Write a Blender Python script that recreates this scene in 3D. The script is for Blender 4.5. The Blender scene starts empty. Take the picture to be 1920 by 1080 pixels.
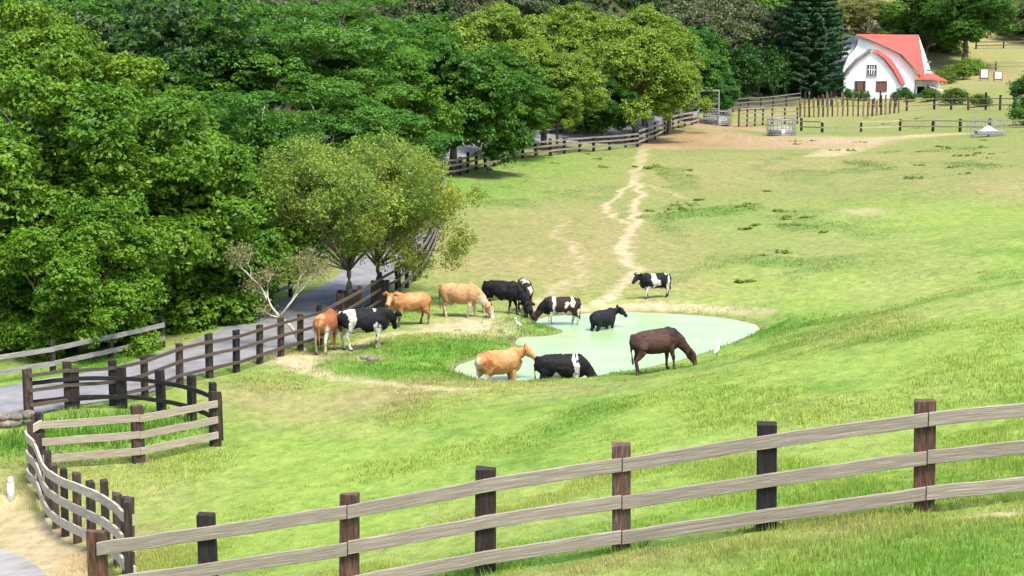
import bpy, math, random
import numpy as np
from mathutils import Vector, Matrix
random.seed(7)
RNG = np.random.default_rng(11)
SC = bpy.context.scene
COL = SC.collection
R = math.radians

# ------------------------------------------------------------------ camera, world, sun, exposure
F = 3500.0                 # focal length in pixels of the 1920 px wide photograph
PITCH = R(8.0)
CAM = np.array([0.0, 0.0, 10.4])
cam_d = bpy.data.cameras.new('camera')
cam_o = bpy.data.objects.new('camera', cam_d)
COL.objects.link(cam_o)
cam_o.location = CAM
cam_o.rotation_euler = (R(90) - PITCH, 0, 0)
cam_d.sensor_width = 36.0
cam_d.lens = 36.0 * F / 1920.0
cam_d.clip_start = 0.5
cam_d.clip_end = 3000
SC.camera = cam_o

SUN_EL, SUN_AZ = R(63), R(145)     # azimuth clockwise from +Y (away from camera)
w = bpy.data.worlds.new('World'); SC.world = w; w.use_nodes = True
nt = w.node_tree
sky = nt.nodes.new('ShaderNodeTexSky'); sky.sky_type = 'NISHITA'; sky.sun_disc = False
sky.sun_elevation = SUN_EL; sky.sun_rotation = SUN_AZ
sky.air_density = 1.0; sky.dust_density = 3.0; sky.ozone_density = 1.0
bg = nt.nodes['Background']; bg.inputs[1].default_value = 0.15
nt.links.new(sky.outputs[0], bg.inputs[0])
sl = bpy.data.lights.new('sun', 'SUN'); sl.energy = 2.1; sl.angle = R(12); sl.color = (1.0, 0.95, 0.86)
so = bpy.data.objects.new('sun', sl); COL.objects.link(so)
sdir = Vector((math.sin(SUN_AZ) * math.cos(SUN_EL), math.cos(SUN_AZ) * math.cos(SUN_EL), math.sin(SUN_EL)))
so.rotation_euler = (-sdir).to_track_quat('-Z', 'Y').to_euler()
so.location = (60, -40, 90)
SC.view_settings.view_transform = 'Standard'
SC.view_settings.look = 'None'
SC.view_settings.exposure = 1.6
SC.view_settings.gamma = 1.0
SC.cycles.max_bounces = 5
SC.cycles.transparent_max_bounces = 4

# ------------------------------------------------------------------ pixel <-> world
FW = np.array([0, math.cos(PITCH), -math.sin(PITCH)])
UP = np.array([0, math.sin(PITCH), math.cos(PITCH)])
RT = np.array([1.0, 0, 0])
def ray(px, py):
    return FW + (px - 960) / F * RT - (py - 540) / F * UP
def at_depth(px, py, d): return CAM + d * ray(px, py)
def at_z(px, py, z):
    r = ray(px, py); return CAM + r * ((z - CAM[2]) / r[2])

# ------------------------------------------------------------------ noise
def _hash(ix, iy, seed):
    h = (ix.astype(np.int64) * 374761393 + iy.astype(np.int64) * 668265263 + seed * 982451653) & 0x7fffffff
    h = ((h ^ (h >> 13)) * 1274126177) & 0x7fffffff
    return ((h ^ (h >> 16)) & 0xffff) / 65535.0
def vnoise(x, y, seed=0):
    x = np.asarray(x, float); y = np.asarray(y, float)
    ix = np.floor(x); iy = np.floor(y); fx = x - ix; fy = y - iy
    fx = fx * fx * (3 - 2 * fx); fy = fy * fy * (3 - 2 * fy)
    a = _hash(ix, iy, seed); b = _hash(ix + 1, iy, seed); c = _hash(ix, iy + 1, seed); d = _hash(ix + 1, iy + 1, seed)
    return (a * (1 - fx) + b * fx) * (1 - fy) + (c * (1 - fx) + d * fx) * fy
def fbm(x, y, seed=0, n=4):
    s = 0; a = .5; t = 0
    for k in range(n):
        s = s + a * vnoise(x * 2 ** k + 17.3 * k, y * 2 ** k - 9.1 * k, seed + k); t += a; a *= .5
    return s / t
def sstep(a, b, x):
    t = np.clip((x - a) / (b - a), 0, 1); return t * t * (3 - 2 * t)

# ------------------------------------------------------------------ terrain height
FENCE_NEAR = [(-40, 1228, 25.2), (190, 1193, 25.0), (395, 1164, 24.9), (655, 1126, 24.8), (910, 1079, 24.6), (1165, 1040, 24.5),
              (1437, 999, 24.3), (1732, 958, 24.2), (2040, 928, 24.0)]
ctrl = [tuple(at_depth(*p)) for p in FENCE_NEAR]
for p in [(1500, 1080, 20.3), (1900, 1080, 19.3), (900, 1180, 21), (200, 1300, 22.5), (2100, 1050, 19),
          (1750, 560, 55), (1900, 600, 45), (1900, 450, 74), (1900, 330, 112), (1860, 262, 160), (1900, 150, 280), (1900, 90, 330),
          (2100, 500, 60), (2100, 350, 100)]:
    ctrl.append(tuple(at_depth(*p)))
for p in [(500, 690, .05), (620, 700, .08), (700, 640, .12), (560, 640, .0), (0, 760, -.3), (200, 740, -.2), (400, 690, -.12), (600, 560, -.1),
          (700, 510, -.05), (430, 600, -.1), (900, 580, .14), (1000, 560, .16), (1150, 570, .16), (1222, 562, .2), (1300, 575, .2),
          (1450, 595, .4), (1550, 600, .7), (900, 722, .3), (1110, 710, .34), (1200, 697, .4), (1290, 682, .5), (1345, 668, .62), (1430, 640, .85),
          (410, 838, .12), (211, 877, .08), (54, 775, -.3), (115, 1000, .17), (61, 906, -.02), (156, 1022, .45), (0, 1000, -.1), (240, 1078, 1.05), (0, 700, -.2), (0, 850, -.1),
          (1700, 450, .9), (1500, 450, .4), (1700, 330, .6), (1500, 300, .2), (1200, 300, .1), (900, 330, .1), (1000, 450, .1), (1300, 250, .2),
          (1500, 255, .2), (1650, 182, 1.0), (1500, 190, .8), (1400, 200, .5), (1800, 190, 1.0), (1920, 205, 1.1), (1300, 225, .3), (1100, 250, .25),
          (820, 400, .0), (1350, 500, .3)]:
    ctrl.append(tuple(at_z(*p)))
ctrl += [(-25, 75, .6), (-35, 95, 3), (-30, 125, 6), (-22, 160, 6), (-50, 60, 2), (-70, 120, 11), (-60, 200, 20), (-15, 200, 10), (0, 230, 9),
         (10, 290, 19), (60, 330, 9), (40, 400, 30), (120, 400, 22), (120, 250, 6), (80, 180, 4), (60, 100, 5), (40, 40, 6), (60, 20, 9),
         (-30, 20, 2), (-70, 20, 1), (-80, 300, 34), (0, 400, 40), (0, 5, 8.0), (25, 5, 9.0), (-120, 400, 55), (150, 60, 12), (-20, 40, 0), (-30, 48, -.2),
         (-140, 60, 8), (-140, 200, 30), (180, 200, 10), (200, 400, 30), (34, 300, 4.5)]
CT = np.array(ctrl)
def _tps(r2): return np.where(r2 > 1e-9, .5 * r2 * np.log(np.maximum(r2, 1e-12)), 0)
_S = 50.0
def _fit():
    X = CT[:, :2] / _S; n = len(X)
    D = ((X[:, None] - X[None]) ** 2).sum(-1)
    K = _tps(D) + np.eye(n) * 2e-5
    P = np.c_[np.ones(n), X]
    A = np.zeros((n + 3, n + 3)); A[:n, :n] = K; A[:n, n:] = P; A[n:, :n] = P.T
    return np.linalg.solve(A, np.r_[CT[:, 2], 0, 0, 0])
_W = _fit()
def tps(x, y):
    X = np.stack([np.ravel(x), np.ravel(y)], -1) / _S
    out = np.empty(len(X)); C0 = CT[:, :2] / _S
    for i in range(0, len(X), 20000):
        q = X[i:i + 20000]
        d = ((q[:, None] - C0[None]) ** 2).sum(-1)
        out[i:i + 20000] = _tps(d) @ _W[:-3] + _W[-3] + q @ _W[-2:]
    return out.reshape(np.shape(x))

# pond outline (world, on z = 0)
POND_PX = [(846, 692), (878, 676), (930, 664), (985, 655), (962, 644), (975, 632), (1030, 629), (1052, 620), (1020, 610), (1000, 604), (1020, 594), (1090, 588), (1180, 585),
           (1300, 590), (1385, 600), (1428, 615), (1392, 636), (1345, 655), (1290, 674), (1200, 692), (1110, 708), (1040, 720), (985, 722), (920, 718), (875, 707)]
POND = np.array([at_z(x, y, 0)[:2] for x, y in POND_PX])
def poly_sd(x, y, poly, closed=True):
    """signed distance, negative inside"""
    shp = np.shape(x); x = np.ravel(x); y = np.ravel(y)
    d = np.full(x.shape, 1e9); ins = np.zeros(x.shape, bool)
    n = len(poly)
    for i in range(n if closed else n - 1):
        a = poly[i]; b = poly[(i + 1) % n]
        e = b - a; L = (e ** 2).sum() + 1e-12
        t = np.clip(((x - a[0]) * e[0] + (y - a[1]) * e[1]) / L, 0, 1)
        d = np.minimum(d, (x - a[0] - t * e[0]) ** 2 + (y - a[1] - t * e[1]) ** 2)
        if closed:
            c = (a[1] > y) != (b[1] > y)
            with np.errstate(divide='ignore', invalid='ignore'):
                ins ^= c & (x < (b[0] - a[0]) * (y - a[1]) / (b[1] - a[1] + 1e-12) + a[0])
    d = np.sqrt(d)
    if closed: d = np.where(ins, -d, d)
    return d.reshape(shp)
def smooth_line(pts, n=8, closed=False):
    P = np.array(pts, float); out = []
    m = len(P)
    for i in range(m if closed else m - 1):
        p0 = P[(i - 1) % m] if (closed or i > 0) else P[0]; p1 = P[i]; p2 = P[(i + 1) % m]
        p3 = P[(i + 2) % m] if (closed or i + 2 < m) else P[-1]
        for k in range(n):
            t = k / n
            out.append(.5 * ((2 * p1) + (-p0 + p2) * t + (2 * p0 - 5 * p1 + 4 * p2 - p3) * t * t + (-p0 + 3 * p1 - 3 * p2 + p3) * t ** 3))
    if not closed: out.append(P[-1])
    return np.array(out)
POND_S = smooth_line(POND, 5, True)
def straight_line(pts, n=4):
    P = np.array(pts, float); out = [P[i] * (1 - k / n) + P[i + 1] * (k / n) for i in range(len(P) - 1) for k in range(n)]
    return np.array(out + [P[-1]])

# road edges: (right edge px, left edge px) pairs on the ground plane
ROAD = [((-260, 905), (-330, 780)), ((-60, 822), (-120, 768)), ((40, 797), (-10, 740)), ((140, 775), (80, 724)), ((270, 752), (200, 704)), ((400, 706), (315, 668)),
        ((500, 678), (405, 632)), ((590, 645), (490, 592)), ((665, 598), (580, 556)), ((725, 555), (640, 520)), ((775, 505), (670, 482)), ((800, 440), (700, 432)),
        ((815, 380), (740, 380)), ((830, 340), (770, 335)), ((900, 306), (850, 300)), ((1000, 284), (940, 274)), ((1120, 274), (1060, 262)), ((1200, 262), (1150, 250)), ((1262, 238), (1215, 228)), ((1310, 224), (1270, 214)), ((1360, 212), (1320, 205))]
RR = np.array([at_z(p[0][0], p[0][1], -.05)[:2] for p in ROAD]); RL = np.array([at_z(p[1][0], p[1][1], -.05)[:2] for p in ROAD])
RRs = smooth_line(RR, 14); RLs = smooth_line(RL, 14)
ROADP = np.r_[RRs, RLs[::-1]]
# second road bottom-left corner
R2_PX = [(-400, 1040), (-80, 1000), (0, 1032), (52, 1080), (90, 1140), (110, 1260), (-400, 1400)]
ROAD2 = np.array([at_z(x, y, .15)[:2] for x, y in R2_PX])
ROAD2 = smooth_line(ROAD2, 5, True)

def H(x, y):
    x = np.asarray(x, float); y = np.asarray(y, float)
    z = tps(x, y)
    m = (y > 40) & (y < 90) & (np.abs(x) < 40)
    if np.any(m):
        sd = poly_sd(x[m] if x.shape else x, y[m] if y.shape else y, POND_S)
        zz = z[m] if x.shape else z
        blend = sstep(0, 1.3, sd)
        zo = np.maximum(zz, .04 + .1 * sstep(0, 1.0, sd)) * blend + (.02 + .10 * sstep(0, 1.2, sd)) * (1 - blend)
        zi = -.55 * sstep(0, 2.0, -sd)
        zn = np.where(sd > 0, zo, zi)
        if x.shape: z[m] = zn
        else: z = zn
    return z
def H1(x, y): return float(H(np.array([x]), np.array([y]))[0])
def G(px, py, dmax=420.0):
    """where the line of sight through a pixel of the photograph first meets the ground"""
    r = ray(px, py)
    d = np.r_[np.arange(14, 60, .4), np.arange(60, 140, 1.0), np.arange(140, dmax, 2.0)]
    P = CAM + d[:, None] * r
    z = H(P[:, 0], P[:, 1]); k = np.where(P[:, 2] < z)[0]
    if len(k) == 0: return P[-1]
    lo = d[max(k[0] - 1, 0)]; hi = d[k[0]]
    for _ in range(14):
        m = (lo + hi) / 2; p = CAM + m * r
        if p[2] < H1(p[0], p[1]): hi = m
        else: lo = m
    return CAM + hi * r
def depth_of(p): return float((np.asarray(p) - CAM) @ FW)
def project(P):
    v = np.asarray(P) - CAM; d = v @ FW
    return 960 + F * (v @ RT) / d, 540 - F * (v @ UP) / d, d

# ------------------------------------------------------------------ object helpers
def new_mesh(name, V, Fc, smooth=False):
    me = bpy.data.meshes.new(name)
    me.from_pydata([tuple(v) for v in V], [], [tuple(f) for f in Fc]); me.update()
    if smooth: me.polygons.foreach_set('use_smooth', [True] * len(me.polygons))
    return me
def fast_mesh(name, V, Fc, smooth=False):
    V = np.asarray(V, np.float32); Fc = np.asarray(Fc, np.int32); k = Fc.shape[1]
    me = bpy.data.meshes.new(name)
    me.vertices.add(len(V)); me.vertices.foreach_set('co', V.ravel())
    me.loops.add(Fc.size); me.loops.foreach_set('vertex_index', Fc.ravel())
    me.polygons.add(len(Fc)); me.polygons.foreach_set('loop_start', np.arange(0, Fc.size, k, dtype=np.int32))
    me.polygons.foreach_set('loop_total', np.full(len(Fc), k, np.int32))
    if smooth: me.polygons.foreach_set('use_smooth', np.ones(len(Fc), bool))
    me.update(calc_edges=True)
    return me
def set_col(me, C, name='Col'):
    a = me.attributes.new(name, 'FLOAT_COLOR', 'POINT')
    C = np.asarray(C, np.float32)
    if C.shape[1] == 3: C = np.c_[C, np.ones(len(C), np.float32)]
    a.data.foreach_set('color', C.ravel())
def link(name, me, mat=None, parent=None, loc=None, rot=None):
    o = bpy.data.objects.new(name, me); COL.objects.link(o)
    if mat: me.materials.append(mat) if len(me.materials) == 0 else None
    if parent: o.parent = parent
    if loc is not None: o.location = loc
    if rot is not None: o.rotation_euler = rot
    return o
def empty(name, loc=(0, 0, 0), rz=0):
    o = bpy.data.objects.new(name, None); COL.objects.link(o); o.location = loc; o.rotation_euler = (0, 0, rz)
    o.empty_display_size = .3
    return o
def tag(o, label=None, cat=None, group=None, kind=None):
    if label: o['label'] = label
    if cat: o['category'] = cat
    if group: o['group'] = group
    if kind: o['kind'] = kind
    return o
class MB:
    def __init__(s): s.V = []; s.F = []; s.C = []
    def add(s, V, Fc, c=None):
        b = len(s.V); s.V += [tuple(v) for v in V]; s.F += [tuple(i + b for i in f) for f in Fc]
        if c is not None: s.C += [c] * len(V)
    def box(s, c, d, rz=0, tilt=None):
        c = np.array(c, float); d = np.array(d, float) / 2
        v = np.array([[sx, sy, sz] for sx in (-1, 1) for sy in (-1, 1) for sz in (-1, 1)]) * d
        ca, sa = math.cos(rz), math.sin(rz)
        v = np.c_[v[:, 0] * ca - v[:, 1] * sa, v[:, 0] * sa + v[:, 1] * ca, v[:, 2]] + c
        s.add(v, [(0, 1, 3, 2), (4, 6, 7, 5), (0, 4, 5, 1), (2, 3, 7, 6), (0, 2, 6, 4), (1, 5, 7, 3)])
    def beam(s, p, q, w, h):
        """box beam from p to q, w horizontal thickness, h vertical"""
        p = np.array(p, float); q = np.array(q, float); t = q - p; L = np.linalg.norm(t); t /= L
        side = np.cross(t, [0, 0, 1]); n = np.linalg.norm(side); side = side / n if n > 1e-4 else np.array([1, 0, 0])
        up = np.cross(side, t)
        v = [a + side * sx * w / 2 + up * sz * h / 2 for a in (p, q) for sx in (-1, 1) for sz in (-1, 1)]
        s.add(v, [(0, 1, 3, 2), (4, 6, 7, 5), (0, 4, 5, 1), (2, 3, 7, 6), (0, 2, 6, 4), (1, 5, 7, 3)])
    def tube(s, pts, rad, n=8, cap=True):
        pts = np.array(pts, float); m = len(pts)
        rad = np.broadcast_to(np.array(rad, float), (m,)) if np.ndim(rad) <= 1 else rad
        V = []
        ref = np.array([0.0, 0, 1])
        for i in range(m):
            t = pts[min(i + 1, m - 1)] - pts[max(i - 1, 0)]; t = t / (np.linalg.norm(t) + 1e-9)
            a = np.cross(t, ref)
            if np.linalg.norm(a) < .05: a = np.cross(t, [0, 1.0, 0.1])
            a /= np.linalg.norm(a); b = np.cross(t, a)
            for k in range(n):
                an = 2 * math.pi * k / n
                V.append(pts[i] + rad[i] * (a * math.cos(an) + b * math.sin(an)))
        Fc = [(i * n + k, i * n + (k + 1) % n, (i + 1) * n + (k + 1) % n, (i + 1) * n + k) for i in range(m - 1) for k in range(n)]
        if cap: Fc += [tuple(range(n))[::-1], tuple((m - 1) * n + k for k in range(n))]
        s.add(V, Fc)
    def build(s, name, mat, parent=None, smooth=False, bevel=0, loc=None):
        me = new_mesh(name, s.V, s.F, smooth)
        if len(s.C) == len(s.V) and s.C: set_col(me, s.C)
        o = link(name, me, mat, parent, loc)
        if bevel:
            b = o.modifiers.new('bevel', 'BEVEL'); b.width = bevel; b.segments = 2; b.limit_method = 'ANGLE'
        return o

# ------------------------------------------------------------------ materials
def mat_new(name):
    m = bpy.data.materials.new(name); m.use_nodes = True
    n = m.node_tree.nodes; l = m.node_tree.links
    return m, n, l, n['Principled BSDF']
def N(n, t, **kw):
    x = n.new(t)
    for k, v in kw.items(): setattr(x, k, v)
    return x
def noise_mat(name, c1, c2, scale=5.0, rough=.8, bump=.3, stretch=(1, 1, 1), detail=6, c3=None, metal=0, objcol=False, spec=.3, dist=.02, rcoord=False):
    m, n, l, p = mat_new(name)
    tc = N(n, 'ShaderNodeTexCoord'); mp = N(n, 'ShaderNodeMapping'); mp.inputs['Scale'].default_value = stretch
    if rcoord:
        ra = N(n, 'ShaderNodeAttribute'); ra.attribute_name = 'rc'; l.new(ra.outputs['Vector'], mp.inputs[0])
    else: l.new(tc.outputs['Object'], mp.inputs[0])
    oi = N(n, 'ShaderNodeObjectInfo')
    ad = N(n, 'ShaderNodeVectorMath', operation='ADD'); l.new(mp.outputs[0], ad.inputs[0]); 
    mu = N(n, 'ShaderNodeMath', operation='MULTIPLY'); mu.inputs[1].default_value = 37.0; l.new(oi.outputs['Random'], mu.inputs[0]); l.new(mu.outputs[0], ad.inputs[1])
    nz = N(n, 'ShaderNodeTexNoise'); nz.inputs['Scale'].default_value = scale; nz.inputs['Detail'].default_value = detail; nz.inputs['Roughness'].default_value = .65
    l.new(ad.outputs[0], nz.inputs['Vector'])
    cr = N(n, 'ShaderNodeValToRGB'); cr.color_ramp.elements[0].position = .32; cr.color_ramp.elements[1].position = .68
    cr.color_ramp.elements[0].color = (*c1, 1); cr.color_ramp.elements[1].color = (*c2, 1)
    if c3:
        e = cr.color_ramp.elements.new(.5); e.color = (*c3, 1)
    l.new(nz.outputs[0], cr.inputs[0])
    out = cr.outputs[0]
    if objcol:
        mx = N(n, 'ShaderNodeMixRGB', blend_type='MULTIPLY'); mx.inputs[0].default_value = 1
        l.new(out, mx.inputs[1]); l.new(oi.outputs['Color'], mx.inputs[2]); out = mx.outputs[0]
    l.new(out, p.inputs['Base Color'])
    p.inputs['Roughness'].default_value = rough; p.inputs['Metallic'].default_value = metal; p.inputs['Specular IOR Level'].default_value = spec
    if bump:
        b = N(n, 'ShaderNodeBump'); b.inputs['Strength'].default_value = bump; b.inputs['Distance'].default_value = dist
        l.new(nz.outputs[0], b.inputs['Height']); l.new(b.outputs[0], p.inputs['Normal'])
    return m
def foliage_mat(name, transl=.3, rough=.55, spec=.25, objcol=True):
    m, n, l, p = mat_new(name)
    at = N(n, 'ShaderNodeAttribute'); at.attribute_name = 'Col'
    oi = N(n, 'ShaderNodeObjectInfo')
    mx = N(n, 'ShaderNodeMixRGB', blend_type='MULTIPLY'); mx.inputs[0].default_value = 1
    l.new(at.outputs['Color'], mx.inputs[1]); l.new(oi.outputs['Color'], mx.inputs[2])
    out = mx.outputs[0] if objcol else at.outputs['Color']
    l.new(out, p.inputs['Base Color']); p.inputs['Roughness'].default_value = rough; p.inputs['Specular IOR Level'].default_value = spec
    tr = N(n, 'ShaderNodeBsdfTranslucent'); l.new(out, tr.inputs[0])
    ms = N(n, 'ShaderNodeMixShader'); ms.inputs[0].default_value = transl
    l.new(p.outputs[0], ms.inputs[1]); l.new(tr.outputs[0], ms.inputs[2]); l.new(ms.outputs[0], n['Material Output'].inputs[0])
    return m
M = {}
M['leaf'] = foliage_mat('leaf', .38)
M['grass'] = foliage_mat('grass_blade', .35, .6, .15)
M['bark'] = noise_mat('bark', (.07, .055, .04), (.2, .17, .13), 6, .9, .6, (1, 1, .25))
M['bark_pale'] = noise_mat('bark_pale', (.30, .27, .2), (.5, .46, .36), 6, .9, .4, (1, 1, .3))
M['post'] = noise_mat('post_wood', (.010, .009, .009), (.078, .056, .043), 9, .75, .6, (3, 3, .35), c3=(.034, .025, .02), objcol=True)
M['rail'] = noise_mat('rail_wood', (.20, .165, .13), (.335, .29, .23), 6, .85, .6, (.35, 4, 7), c3=(.23, .195, .155), objcol=True, rcoord=True)
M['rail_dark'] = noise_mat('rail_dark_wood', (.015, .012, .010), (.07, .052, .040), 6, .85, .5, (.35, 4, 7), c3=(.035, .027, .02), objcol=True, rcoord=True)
M['rail_far'] = noise_mat('rail_far_wood', (.16, .135, .115), (.34, .30, .26), 5, .85, .2, (.4, 1, 4), objcol=True, rcoord=True)
M['asphalt'] = noise_mat('asphalt', (.10, .10, .102), (.20, .20, .20), .9, .85, .1, detail=10)
M['pale_asphalt'] = noise_mat('pale_asphalt', (.15, .145, .135), (.27, .26, .24), 1.4, .9, .2, detail=10)
M['white_wall'] = noise_mat('white_wall', (.62, .63, .64), (.74, .74, .73), 1.2, .8, .03)
M['red_roof'] = noise_mat('red_roof', (.46, .052, .038), (.56, .072, .052), 1.5, .7, .05, (1, 1, 1), spec=.2)
M['dark_trim'] = noise_mat('dark_trim', (.10, .09, .085), (.18, .16, .15), 4, .7, .05)
M['brown_shutter'] = noise_mat('brown_shutter', (.085, .035, .025), (.15, .065, .045), 5, .6, .1, (1, 1, 6))
M['glass'] = noise_mat('window_glass', (.015, .018, .022), (.03, .035, .04), 2, .08, 0, spec=.8)
M['shade_fill'] = noise_mat('painted_shade', (.01, .01, .012), (.025, .025, .03), 2, .9, 0)  # near-black colour stands for the unlit porch opening
M['grey_metal'] = noise_mat('grey_metal', (.13, .14, .14), (.26, .27, .27), 6, .5, .1, metal=.2)
M['white_paint'] = noise_mat('white_paint', (.62, .62, .6), (.8, .8, .78), 9, .6, .05)
M['stone'] = noise_mat('stone', (.07, .06, .05), (.24, .21, .17), 5, .9, .5, c3=(.14, .12, .095))
M['concrete'] = noise_mat('concrete', (.35, .34, .31), (.5, .48, .44), 3, .9, .2)
M['red_paint'] = noise_mat('red_paint', (.35, .06, .05), (.5, .1, .08), 4, .6, .02)
M['horn'] = noise_mat('horn', (.25, .22, .17), (.5, .45, .36), 8, .45, .05)
M['hoofeye'] = noise_mat('eye', (.01, .008, .006), (.02, .015, .01), 8, .2, 0)
M['feather'] = noise_mat('feather', (.72, .72, .68), (.82, .82, .78), 12, .7, .1)
M['beak'] = noise_mat('beak', (.5, .32, .06), (.6, .4, .1), 12, .5, 0)

# ------------------------------------------------------------------ ground colour fields
def blob_field(items):
    """items: (px, py, rx_m, ry_m, weight) -> function of x, y"""
    P = [(G(a, b), rx, ry, w_) for a, b, rx, ry, w_ in items]
    def f(x, y):
        s = np.zeros(np.shape(x))
        for p, rx, ry, w_ in P:
            s = np.maximum(s, w_ * np.exp(-((x - p[0]) / rx) ** 2 - ((y - p[1]) / ry) ** 2))
        return s
    return f
def path_field(lines):
    L = []
    for pts, wd, wt in lines:
        W_ = np.array([G(a, b)[:2] for a, b in pts]); L.append((smooth_line(W_, 5), wd, wt))
    def f(x, y):
        s = np.zeros(np.shape(x))
        jx = (fbm(x * .7, y * .7, 51) - .5) * .9
        for ln, wd, wt in L:
            lo = ln.min(0) - 4; hi = ln.max(0) + 4
            m = (x > lo[0]) & (x < hi[0]) & (y > lo[1]) & (y < hi[1])
            if not np.any(m): continue
            d = poly_sd(x[m] + jx[m], y[m], ln, False)
            s[m] = np.maximum(s[m], wt * (1 - sstep(wd * .45, wd * 1.15, d)))
        return s
    return f
F_path = path_field([
    ([(1187, 338), (1168, 358), (1140, 385), (1146, 402), (1172, 420)], .22, .9),
    ([(1185, 335), (1203, 365), (1188, 388), (1189, 425), (1166, 460), (1182, 490), (1194, 508), (1172, 530), (1140, 556), (1128, 572)], .30, 1.0),
    ([(1065, 414), (1038, 438), (1080, 465), (1088, 505), (1050, 535), (1010, 560), (980, 590)], .22, .5),
    ([(1110, 515), (1050, 548), (1000, 580)], .25, .4),
    ([(1187, 338), (1240, 356), (1290, 372)], .22, .5),
    ([(1215, 270), (1200, 300), (1187, 338)], .5, .5),
    ([(1075, 580), (1180, 577), (1290, 577), (1380, 582), (1440, 584)], .5, .55),
    ([(520, 668), (580, 690), (660, 708), (760, 724), (880, 731)], .5, .55),
    ([(545, 672), (640, 655), (730, 632), (820, 618), (900, 606)], .45, .45),
    ([(-60, 950), (30, 985), (85, 1040), (125, 1110), (150, 1200)], .7, .9),
    ([(1545, 292), (1640, 262), (1740, 254), (1830, 250)], 2.0, .7),
])
F_dirt = blob_field([(880, 612, 1.5, 2.2, 1.0), (920, 618, 1.0, 1.5, .8), (560, 678, 1.0, 1.2, .7), (1610, 398, 1.2, 2.5, .6), (1870, 968, .45, .28, .9),
                     (840, 612, 1.0, 2.0, .7), (690, 672, .7, .8, .4), (1060, 575, 3, 1.2, .3), (1200, 575, 4, 1.0, .3), (1250, 600, .1, .1, 0)])
F_corral = blob_field([(1250, 272, 4.0, 9, 1.0), (1330, 262, 6.0, 14, 1.1), (1430, 268, 7, 11, 1.0), (1540, 268, 8, 11, .9), (1630, 260, 8, 7, .65), (1330, 235, 4, 14, .9), (1400, 240, 5, 12, .8)])
F_dry = blob_field([(1050, 500, 7, 15, .9), (1250, 520, 7, 10, .75), (1000, 400, 7, 20, .9), (1150, 420, 9, 24, .8), (1350, 480, 8, 18, .6), (640, 745, 5, 4, .8), (850, 735, 5, 3, .6),
                    (480, 730, 3, 4, .7), (1880, 330, 5, 12, .9), (1100, 330, 8, 14, .5), (1300, 330, 12, 16, .6), (1500, 330, 12, 16, .4), (1600, 300, 14, 14, .5), (1050, 740, 6, 2, .4),
                    (60, 950, 3, 7, 1.2), (20, 880, 2.5, 5, .9), (110, 1040, 2, 3.5, 1.2), (300, 640, 3, 3, .4), (660, 650, 3, 5, .6), (1870, 150, 18, 20, .9), (1880, 125, 25, 30, .8), (1900, 90, 50, 50, .8), (1780, 165, 14, 16, .6), (1850, 185, 14, 10, .4), (1700, 600, 5, 5, .2), (1885, 345, 3.5, 9, 1.3), (1590, 208, 9, 16, 1.0), (1450, 218, 7, 12, .8), (1500, 1010, 3, 1.6, .45), (1150, 1065, 2, 1.2, .5)])
F_lush = blob_field([(700, 690, 3.2, 1.8, 1.0), (800, 662, 3.2, 3.0, 1.1), (900, 648, 2.2, 2.6, 1.1), (980, 617, 1.6, 3.0, 1.2), (1000, 596, 1.0, 2, .8), (860, 700, 3, 1.2, .9), (1160, 700, 2.6, .7, .7),
                     (1470, 610, 3, 3.5, .75), (1540, 612, 3, 3, .3), (1330, 592, 3, 1, .7), (1400, 640, 2.5, 1.5, .6), (250, 805, 2.0, 3.0, 1.1), (150, 815, 2.2, 3.0, 1.0), (60, 830, 1.3, 2.2, 1.1),
                     (860, 560, 3, 6, .5), (760, 590, 2, 4, .6), (900, 350, 5, 14, .7), (1040, 310, 5, 9, .55), (1180, 990, 3, 1.0, .7), (1350, 960, 2.5, .8, .7), (1050, 1050, 2, .6, .9),
                     (1800, 1060, 2.5, 1.5, .9), (1600, 1075, 2, 1, .6), (300, 690, 3, 3, .4), (1340, 410, 4, 10, .45), (1420, 470, 3, 8, .3), (240, 690, 3.5, 3, .9), (100, 715, 3, 2.5, .6), (470, 585, 2, 4, .8)])
F_weed = blob_field([(920, 345, 6, 16, .9), (1040, 312, 6, 12, 1.0), (1180, 318, 5, 10, .8), (1300, 335, 8, 10, .5), (1330, 405, 5, 12, .9), (1420, 440, 5, 10, 1.0), (1440, 500, 5, 6, .7), (1380, 530, 3, 4, .6),
                     (1740, 300, 10, 16, .9), (1820, 290, 8, 14, .8), (1560, 285, 10, 8, .4), (1850, 520, 5, 6, .3)])
F_lime = blob_field([(1650, 520, 7, 12, 1.0), (1850, 480, 8, 14, 1.0), (1700, 420, 8, 16, .9), (1880, 400, 8, 14, .7), (1550, 560, 5, 8, .7), (1550, 470, 5, 10, .5)])
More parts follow.
